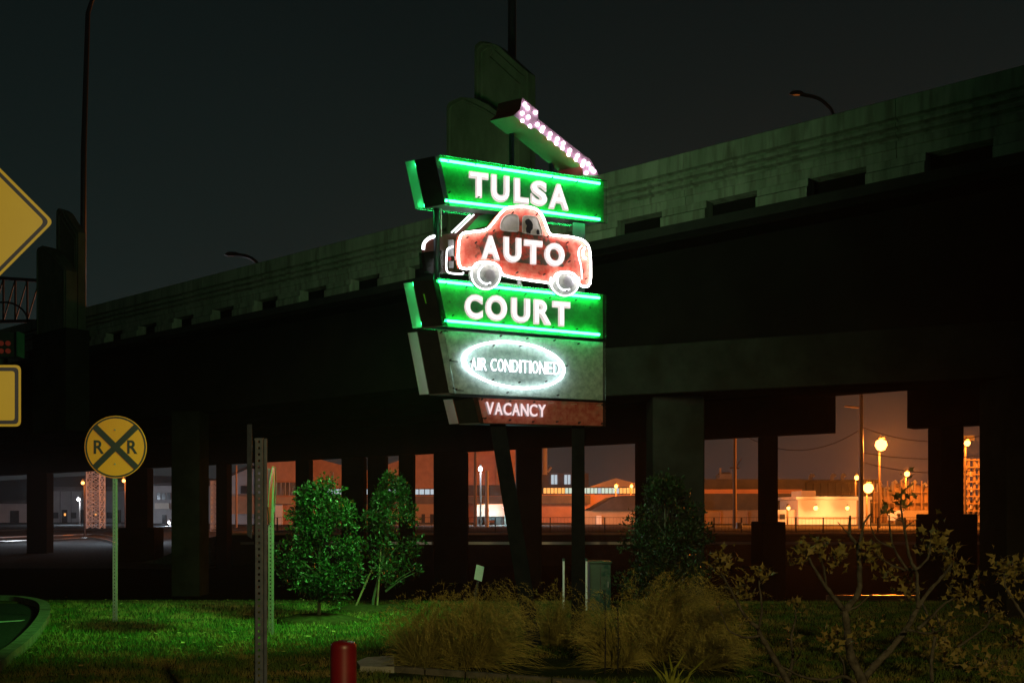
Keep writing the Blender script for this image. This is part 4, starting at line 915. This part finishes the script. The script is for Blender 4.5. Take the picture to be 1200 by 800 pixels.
# big hall
b_ = building('factory_hall', 480, 100, 'large orange lit brick factory hall with stepped roofline behind the columns')
bpoly(b_, 'wall', [(352,621),(604,621),(604,516),(520,516),(500,528),(440,549),(425,551),(367,536),(352,532)], 100, M['w_brick'], 20)
bwall(b_, 'window_strip', 380, 602, 572, 580, 99.6, M['glass_dark'], .35)
for i in range(34):
    x = 381+i*6.5
    if x < 520: bwall(b_, 'pane', x, x+5.4, 573, 579, 99.5, M['win_cool'], .08)
bpoly(b_, 'lean_to_roof', [(352,590),(602,590),(600,581),(352,581)], 97.5, M['roofmid'], 1.8)
bwall(b_, 'lower_wall', 352, 548, 590.2, 620, 97.8, M['w_stucco'], 1.5)
for x in (372, 392, 460, 494, 504): bwall(b_, 'doorway', x, x+4, 602, 620, 97.7, M['glass_dark'], .08)
bwall(b_, 'dark_cladding', 549, 600, 568, 580.5, 99.4, M['roof'], .4)
for i in range(10): bwall(b_, 'wall_rib', 366+i*24, 366.7+i*24, 553 if i < 5 else 532, 568, 99.8, M['w_pale'], .18)
b_ = building('trailer', 575, 80, 'pale box trailer parked in front of the factory hall', 'trailer')
bwall(b_, 'body', 556, 593, 590.5, 605, 80, M['w_white'], 2.6, .05); bwall(b_, 'underframe', 558, 592, 605.5, 609, 80.3, M['black'], 2)
for x in (562, 567, 586):
    c_ = P(x, 611, 80.1); MB().tube([c_, c_+Vector((0,.4,0))], .45, 12).build('wheel', M['black'], b_)
# centre buildings
b_ = building('plant_office', 652, 110, 'low building with two bright white windows and a pale stack behind the leaning leg')
bwall(b_, 'wall', 630, 690, 554, 580, 110, M['roofmid'], 12); 
for x in (646, 661.5): bwall(b_, 'lit_window', x, x+7, 556, 567, 109.7, M['win_cool'], .25); bwall(b_, 'window_bar', x+3.2, x+3.8, 556, 567, 109.55, M['roof'], .1)
MB().tube([P(638.5,556,109), P(638.5,524,109)], .28, 12).build('stack', M['w_white'], b_); MB().tube([P(642,553,109), P(646,547,109)], .12, 6).build('stack_elbow', M['w_white'], b_)
b_ = building('glazed_hall', 690, 96, 'wide hall with a glowing glazed clerestory strip right of the sign post')
bwall(b_, 'wall', 628, 756, 579, 622, 96, M['w_pink'], 14); bwall(b_, 'clerestory_frame', 634, 748, 570.5, 578.8, 96.2, M['roof'], 8)
for i in range(26):
    x = 637+i*4.25; m_ = M['win_warm'] if x < 660 or x > 722 else (M['win_mint'] if (i % 5) else M['win_cool'])
    bwall(b_, 'pane', x, x+3.4, 571.5, 577.8, 96.05, m_, .12)
bpoly(b_, 'roof_truss', [(690,570.3),(712,563),(722,560),(748,567),(748,570.3)], 96.4, M['w_stucco'], 6)
bwall(b_, 'lean_to_roof', 628, 692, 580, 590, 95, M['roofmid'], .9)
b_ = building('gabled_shed', 715, 84, 'ochre gabled shed with a dark roof in front of the glazed hall')
bpoly(b_, 'wall', [(684,623),(760,623),(760,598),(684,598)], 84, M['w_stucco'], 8)
bpoly(b_, 'roof', [(692,598),(722,581),(762,579),(762,598)], 83.5, M['roof'], 9)
bwall(b_, 'white_door', 699, 705, 604, 616, 83.85, M['w_white'], .12)
# right of the near column
b_ = building('long_warehouse', 860, 100, 'long warehouse with dark metal roof behind the wooden utility pole')
bwall(b_, 'wall', 800, 935, 596, 625, 88, M['w_stucco'], 12); bpoly(b_, 'roof', [(798,597),(937,597),(925,578),(798,578)], 87.5, M['roof'], 12)
bwall(b_, 'upper_wall', 798, 940, 573, 578, 99.7, M['w_pink'], 1); bwall(b_, 'upper_roof', 795, 942, 561, 572.8, 100.2, M['roof'], 10)
for i in range(7): bwall(b_, 'wall_rib', 812+i*16, 812.7+i*16, 599, 624, 87.85, M['w_pink'], .12)
b_ = building('rooftop_house', 851, 118, 'tiny white lit structure above the long warehouse roof')
bwall(b_, 'wall', 845, 858, 555, 562, 118, M['w_white'], 3); bwall(b_, 'roof', 847, 856, 553, 554.8, 118.1, M['roofmid'], 2.6); MB().tube([P(844,562,118), P(844,548,118)], .12, 6).build('stack', M['w_white'], b_)
b_ = building('mill', 960, 110, 'large dark mill building with vents on its flat roof in the orange yard')
bwall(b_, 'wall', 905, 1030, 565, 620, 110, M['roofmid'], 15); bwall(b_, 'parapet', 903, 1032, 561.5, 564.8, 109.5, M['roof'], 16)
for i in range(14): bwall(b_, 'wall_rib', 910+i*8.6, 910.8+i*8.6, 565.5, 600, 109.8, M['roof'], .18)
for x in (950, 975, 987):
    MB().tube([P(x,562,109), P(x,557.5,109), P(x+1,556,109), P(x+2.5,556.2,109), P(x+3.2,558.5,109)], .2, 8).build('vent_pipe', M['w_pale'], b_)
b_ = building('white_block', 975, 82, 'bright white flat roofed block lit by its own wall lamps in the yard')
bwall(b_, 'wall', 935, 1020, 585, 621, 82, M['w_white'], 9, .05); bwall(b_, 'cornice', 933, 1022, 581.5, 584.8, 81.7, M['w_white'], 9.6); bwall(b_, 'roof_unit', 939, 956, 574.5, 581.3, 83, M['w_white'], 3, .05)
bwall(b_, 'low_wing', 911, 934.5, 597, 621, 82.5, M['w_white'], 6); bwall(b_, 'wing_window', 914, 920, 602, 608, 82.35, M['glass_dark'], .1)
bwall(b_, 'downpipe', 1004, 1008, 586, 620, 81.9, M['wood'], .08); bwall(b_, 'roof_rail', 958, 1000, 578, 578.6, 82.4, M['wood'], .1)
bwall(b_, 'band', 936, 1003, 606, 607.5, 81.9, M['w_stucco'], .08)
# tanks
tk = building('process_tanks', 1052, 95, 'row of tall rusty steel process tanks and pipes at the right of the yard', 'tanks')
for i, (x, r_, top) in enumerate(((1030,.55,570),(1039,.5,575),(1048,.5,568),(1058,.75,566),(1071,.8,568),(1083,.7,571))):
    c_ = P(x, 620, 95); zt = P(x, top, 95).z; MB().lathe([(r_, 0), (r_, zt-c_.z-.3), (r_*.6, zt-c_.z), (.05, zt-c_.z+.1)], c_, 14).build('tank', M['tank'], tk, smooth=True)
    MB().tube([P(x-2,top+6,94), P(x-2,top-3,94), P(x+1,top-5,94), P(x+3,top-2,94)], .12, 6).build('pipe', M['w_pale'], tk)
bwall(tk, 'gantry', 1022, 1090, 576, 577, 93.5, M['tank'], .6); bwall(tk, 'gantry', 1022, 1090, 588, 588.8, 93.5, M['tank'], .6)
for x in range(1024, 1090, 8): bwall(tk, 'gantry_post', x, x+.8, 563, 620, 93.3, M['tank'], .15)
b_ = building('white_van', 1073, 78, 'white flat sided van body behind the right column plinth', 'van')
bwall(b_, 'body', 1058, 1090, 597.5, 609, 78, M['w_white'], 2.2, .08); bwall(b_, 'cab', 1051, 1057.8, 601, 610, 78.1, M['w_white'], 2, .08); bwall(b_, 'windscreen', 1052, 1055, 602, 605, 78.0, M['glass_dark'], .06)
for x in (1056, 1080):
    c_ = P(x, 611, 78); MB().tube([c_, c_+Vector((0,.3,0))], .38, 12).build('wheel', M['black'], b_)
# lattice structure seen in the slot at right
def lattice(root, x0, x1, y0, y1, Y, m, n, r_):
    d = P(x1, 0, Y).x-P(x0, 0, Y).x; c_ = []
    for (x, dy) in ((x0, 0), (x1, 0), (x0, d), (x1, d)):
        X = P(x, 0, Y).x; z0_, z1_ = P(0, y1, Y).z, P(0, y0, Y).z; c_.append((X, Y+dy)); MB().tube([(X, Y+dy, z0_), (X, Y+dy, z1_)], r_, 4).build('leg', m, root)
    for i in range(n):
        za, zb = P(0, y1+(y0-y1)*i/n, Y).z, P(0, y1+(y0-y1)*(i+1)/n, Y).z
        for (p, q) in ((0, 1), (2, 3), (0, 2), (1, 3)):
            MB().tube([(*c_[p], za), (*c_[q], zb)], r_*.6, 4).build('brace', m, root); MB().tube([(*c_[q], za), (*c_[p], zb)], r_*.6, 4).build('brace', m, root); MB().tube([(*c_[p], zb), (*c_[q], zb)], r_*.6, 4).build('strut', m, root)
M['mast'] = mat('mast_steel', (.55,.55,.55), (.65,.65,.63), .5, 2)
l_ = building('lattice_mast', 109, 72, 'silver steel lattice mast left of the railway crossing sign post', 'mast'); lattice(l_, 101.5, 116.5, 540, 619, 72, M['mast'], 9, .055)
l_ = building('lattice_mast', 251, 78, 'orange lit lattice mast in the narrow slot right of the near column', 'mast'); lattice(l_, 247, 255.5, 563, 624, 78, M['mast'], 11, .06)
l_ = building('pipe_rack', 1139, 70, 'orange lit steel pipe rack in the narrow slot beside the right near column', 'pipe rack')
for i in range(8): bwall(l_, 'beam', 1124, 1152, 538+i*8.5, 539.3+i*8.5, 70, M['w_stucco'], .3)
for x in (1129, 1135.5, 1142, 1148): bwall(l_, 'upright', x, x+1.3, 537, 612, 70.4, M['w_stucco'], .3)
for i, (x, y) in enumerate(((1131,545),(1138,552),(1144,541),(1132,562),(1139,570),(1144,561),(1132,585),(1138,590),(1144,580))): bwall(l_, 'panel', x, x+4.5, y, y+6, 70.8, M['w_white'], .2)
bwall(l_, 'head_frame', 1128, 1142, 510, 516, 69.5, M['roofmid'], .2)
# poles and cables
def upole(px, ytop, ybot, Y, label, r_=.14, m=None):
    u_ = building('utility_pole', px, Y, label, 'utility pole'); MB().tube([P(px, ybot, Y), P(px, ytop, Y)], [r_, r_*.75], 8).build('pole', m or M['wood'], u_); return u_
u1 = upole(861, 500, 624, 62, 'lit wooden utility pole in the gap left of the second row column', .13)
bar((863,546), (869,537), 62, .03, 'arm', u1, M['wood']); bar((855,548), (867,548), 62, .05, 'crossarm', u1, M['wood'])
MB().tube([P(866,622,61.5), P(866,612,61.5)], .2, 8).build('junction_box', M['black'], u1)
u2 = upole(1009, 430, 622, 60, 'dark tall pole carrying cables beside the brightest orange lamp', .16, M['black'])
bar((990,475.5), (1008,477.5), 60, .06, 'arm', u2, M['wood'])
upole(557, 500, 624, 70, 'dark wooden pole left of the white lamp in the centre gap', .12)
upole(570.5, 551, 623, 68, 'short pale post right of the white lamp in the centre gap', .14, M['w_white'])
upole(277, 545, 618, 80, 'thin dark pole before the grey gabled shed', .09)
def cable(a, b, sag, Ya, Yb, label):
    p, q = P(*a, Ya), P(*b, Yb); pts = [p+(q-p)*t-Vector((0, 0, sag*4*t*(1-t))) for t in np.linspace(0, 1, 15)]
    tag(MB().tube(pts, .03, 4).build('overhead_cable', M['cable'], None), label, 'cable', 'overhead cables in the yard')
cable((861,503), (1010,502), 1.3, 62, 60, 'sagging cable between the lit wooden pole and the dark tall pole')
cable((1010,500), (1150,510), .6, 60, 60, 'highest cable running right from the dark tall pole')
cable((1010,530), (1150,533), .3, 60, 60, 'middle cable running right from the dark tall pole')
cable((1010,541), (1150,550), .4, 60, 60, 'lowest cable running right from the dark tall pole')
# fence on the ledge
fn = thing('yard_fence', (10, 45.6, .6), 'dark wire fence with thin posts along the lit ledge', 'fence')
fm = M['cable']; zt_ = EYE+(HOR-606)/F*45.6; X = -12.0; pm = MB().box((-.025,-.025,0),(.025,.025,zt_-.6)).mesh('fence_post', fm)
while X < 24: inst('fence_post', pm, (X, 45.6, .6), fn); X += 1.25
for z in (zt_, .75, (zt_+.7)/2): MB().tube([(-12,45.6,z),(24,45.6,z)], .014, 4).build('rail', fm, fn)
wv = MB(); x = -12.0
while x < 24: wv.add([(x-.004,45.6,.62),(x+.004,45.6,.62),(x+.004,45.6,zt_),(x-.004,45.6,zt_)],[(0,1,2,3)]); x += .16
tag(wv.build('fence_wires', fm, fn), kind='stuff')
# rails
for (z, Yr, xa, xb, lab) in ((.30,44.0,-12,26,'polished rail along the foot of the retaining wall'), (-.66,27.2,8.6,14,'rail catching an orange glint under the overpass')):
    tag(MB().box((xa,Yr,-.8),(xb,Yr+.07,z)).build('rail', M['rail'], None) if z < 0 else MB().box((xa,Yr,z-.12),(xb,Yr+.07,z)).build('rail', M['rail']), lab, 'rail', 'railway rails')
def raildef(pts, lab):
    q = catmull([G(x, y, 0) for x, y in pts], 5)
    q = []
    for x, y in pts:
        Y = 40
        for _ in range(40): Y = (EYE-gz((x-600)/F*Y, Y))*F/(y-HOR)*.5+Y*.5
        q.append(Vector(((x-600)/F*Y, Y, gz((x-600)/F*Y, Y)+.10)))
    tag(MB().tube(catmull(q, 5), .06, 5).build('rail', M['rail']), lab, 'rail', 'railway rails')
raildef([(-20,637),(60,634),(110,632),(140,640),(150,652)], 'curved rail bending towards the viewer in the left yard')
raildef([(-20,632),(60,629),(118,628),(150,638),(160,650)], 'inner curved rail in the left yard')
raildef([(-20,623),(100,621.5),(345,622.5)], 'straight bright rail farthest back in the left yard')
# ================================================================== LAMPS IN THE YARD
SOD = (1, .23, .022); COOL = (.72, .86, 1)
def yard_lamp(px, py, Y, rad, power, label, col=SOD, m='sodium', pole=True, offs=1.5):
    rad *= .72; h = P(px, py, Y); g0 = gz(h.x, Y); r_ = thing('yard_lamp', (h.x, Y, g0), label, 'yard lamp')
    if pole: MB().tube([(h.x, Y+.3, g0), (h.x, Y+.3, h.z+.3), (h.x, Y+.1, h.z+rad+.15)], .07, 6).build('pole', M['cable'], r_)
    MB().lathe([(.05, rad+.14), (rad*.6, rad+.05), (rad*.65, rad-.04), (rad*.2, rad-.01)], (h.x, Y, h.z), 10).build('hood', M['cable'], r_)
    MB().lathe([(.02,-rad),(rad*.6,-rad*.8),(rad,-.1*rad),(rad*.8,rad*.6),(.05,rad*.95)], (h.x, Y, h.z), 10).build('bulb', M[m], r_, smooth=True)
    if power: lamp('POINT', (h.x, Y-rad-.25, h.z-.1), power, col, rad*.6, r_)
    return r_
yard_lamp(1032.5, 521, 64, .55, 11000, 'brightest tall orange lamp in the right gap')
yard_lamp(1017.5, 571.5, 70, .52, 4500, 'bright orange lamp low above the white block')
yard_lamp(1004, 559.5, 84, .28, 1600, 'small orange lamp beside the dark pole above the mill roof')
yard_lamp(1063, 555, 88, .34, 6000, 'small orange lamp above the process tanks')
yard_lamp(1133.5, 519, 66, .28, 3200, 'orange lamp in the narrow slot by the right near column')
yard_lamp(924, 595, 78, .20, 500, 'small orange lamp at the low wing of the white block')
yard_lamp(956, 595, 80, .26, 650, 'white wall lamp at the left of the white block', (1,.42,.13), 'sodium', False)
yard_lamp(993, 595, 80, .22, 330, 'wall lamp at the right of the white block', (1,.42,.13), 'sodium', False)
yard_lamp(97, 565.5, 69, .16, 160, 'orange lamp left of the silver lattice mast')
yard_lamp(145, 563, 70, .16, 300, 'orange lamp right of the railway crossing sign')
yard_lamp(92, 585, 95, .2, 900, 'white lamp on the grey warehouse front', COOL, 'mercury')
yard_lamp(563, 549.5, 75, .22, 900, 'white lamp on a pole in the centre gap', COOL, 'mercury')
yard_lamp(592, 594, 76, .20, 1500, 'teal white lamp at the trailer end beside the leaning sign leg', (.5,.95,1), 'mercury')
yard_lamp(722, 569.5, 90, .22, 1800, 'orange lamp at the roof of the glazed hall')
yard_lamp(740, 569.5, 90, .20, 1200, 'orange lamp at the right end of the glazed hall')
yard_lamp(198, 612, 90, .14, 500, 'small white lamp by the blue grey office door', COOL, 'mercury')
# unseen lamps added behind the columns to light the hall fronts
yard_lamp(418, 560, 80, .25, 2000, 'added orange lamp hidden behind the twin columns')
yard_lamp(527, 556, 80, .25, 2000, 'added orange lamp hidden behind the wide second row column')
yard_lamp(357, 562, 78, .25, 800, 'added orange lamp hidden behind the column left of the first tree')
yard_lamp(620, 566, 80, .25, 2000, 'added orange lamp hidden behind the column right of the leaning leg')
yard_lamp(790, 570, 76, .25, 1500, 'added orange lamp hidden behind the near middle column')
yard_lamp(900, 560, 72, .25, 1400, 'added orange lamp hidden behind the column left of the white block')
yard_lamp(165, 575, 62, .22, 900, 'added white lamp hidden behind the left plinth column', COOL, 'mercury')
yard_lamp(47, 575, 62, .22, 450, 'added white lamp hidden behind the far left column', COOL, 'mercury')

# street lamp behind the photographer that lights the road signs and the planting
sl = thing('street_lamp', (-7.5, -4, 0), 'street lamp across the road behind the viewer', 'street lamp')
MB().tube([(-7.5,-4,0),(-7.5,-4,5.4),(-7.3,-4,5.8),(-6.3,-4,5.95)], [.09,.07,.06,.05], 8).build('pole', M['polemetal'], sl)
MB().box((-6.6,-4.15,5.82),(-5.9,-3.85,5.98)).build('lamp_head', M['galv'], sl, bevel=.03)
lamp('SPOT', (-6.2,-3.9,5.7), 2300, (1,.86,.60), .12, sl, aim=(-5.35,9.6,3.75), size=21, blend=.55)
sl = thing('street_lamp', (4.5, -6, 0), 'street lamp behind the viewer to the right', 'street lamp')
MB().tube([(4.5,-6,0),(4.5,-6,5.4),(4.3,-6,5.8),(3.3,-6,5.95)], [.09,.07,.06,.05], 8).build('pole', M['polemetal'], sl)
MB().box((2.9,-6.15,5.82),(3.6,-5.85,5.98)).build('lamp_head', M['galv'], sl, bevel=.03)
lamp('SPOT', (3.2,-5.9,5.7), 2500, (1,.74,.30), .12, sl, aim=(1.6,8.3,.0), size=50, blend=.75)

# night air: city haze that the lamps light up
hz = MB().box((-160, -25, -2.2), (160, 150, 19.5)); hm = bpy.data.materials.new('haze'); hm.use_nodes = True; t = hm.node_tree; t.nodes.clear()
pv = t.nodes.new('ShaderNodeVolumePrincipled'); pv.inputs['Density'].default_value = .0005; pv.inputs['Color'].default_value = (.9, .92, .95, 1); pv.inputs['Anisotropy'].default_value = .55
o_ = t.nodes.new('ShaderNodeOutputMaterial'); t.links.new(pv.outputs[0], o_.inputs['Volume'])
tag(hz.build('haze', hm), kind='stuff')
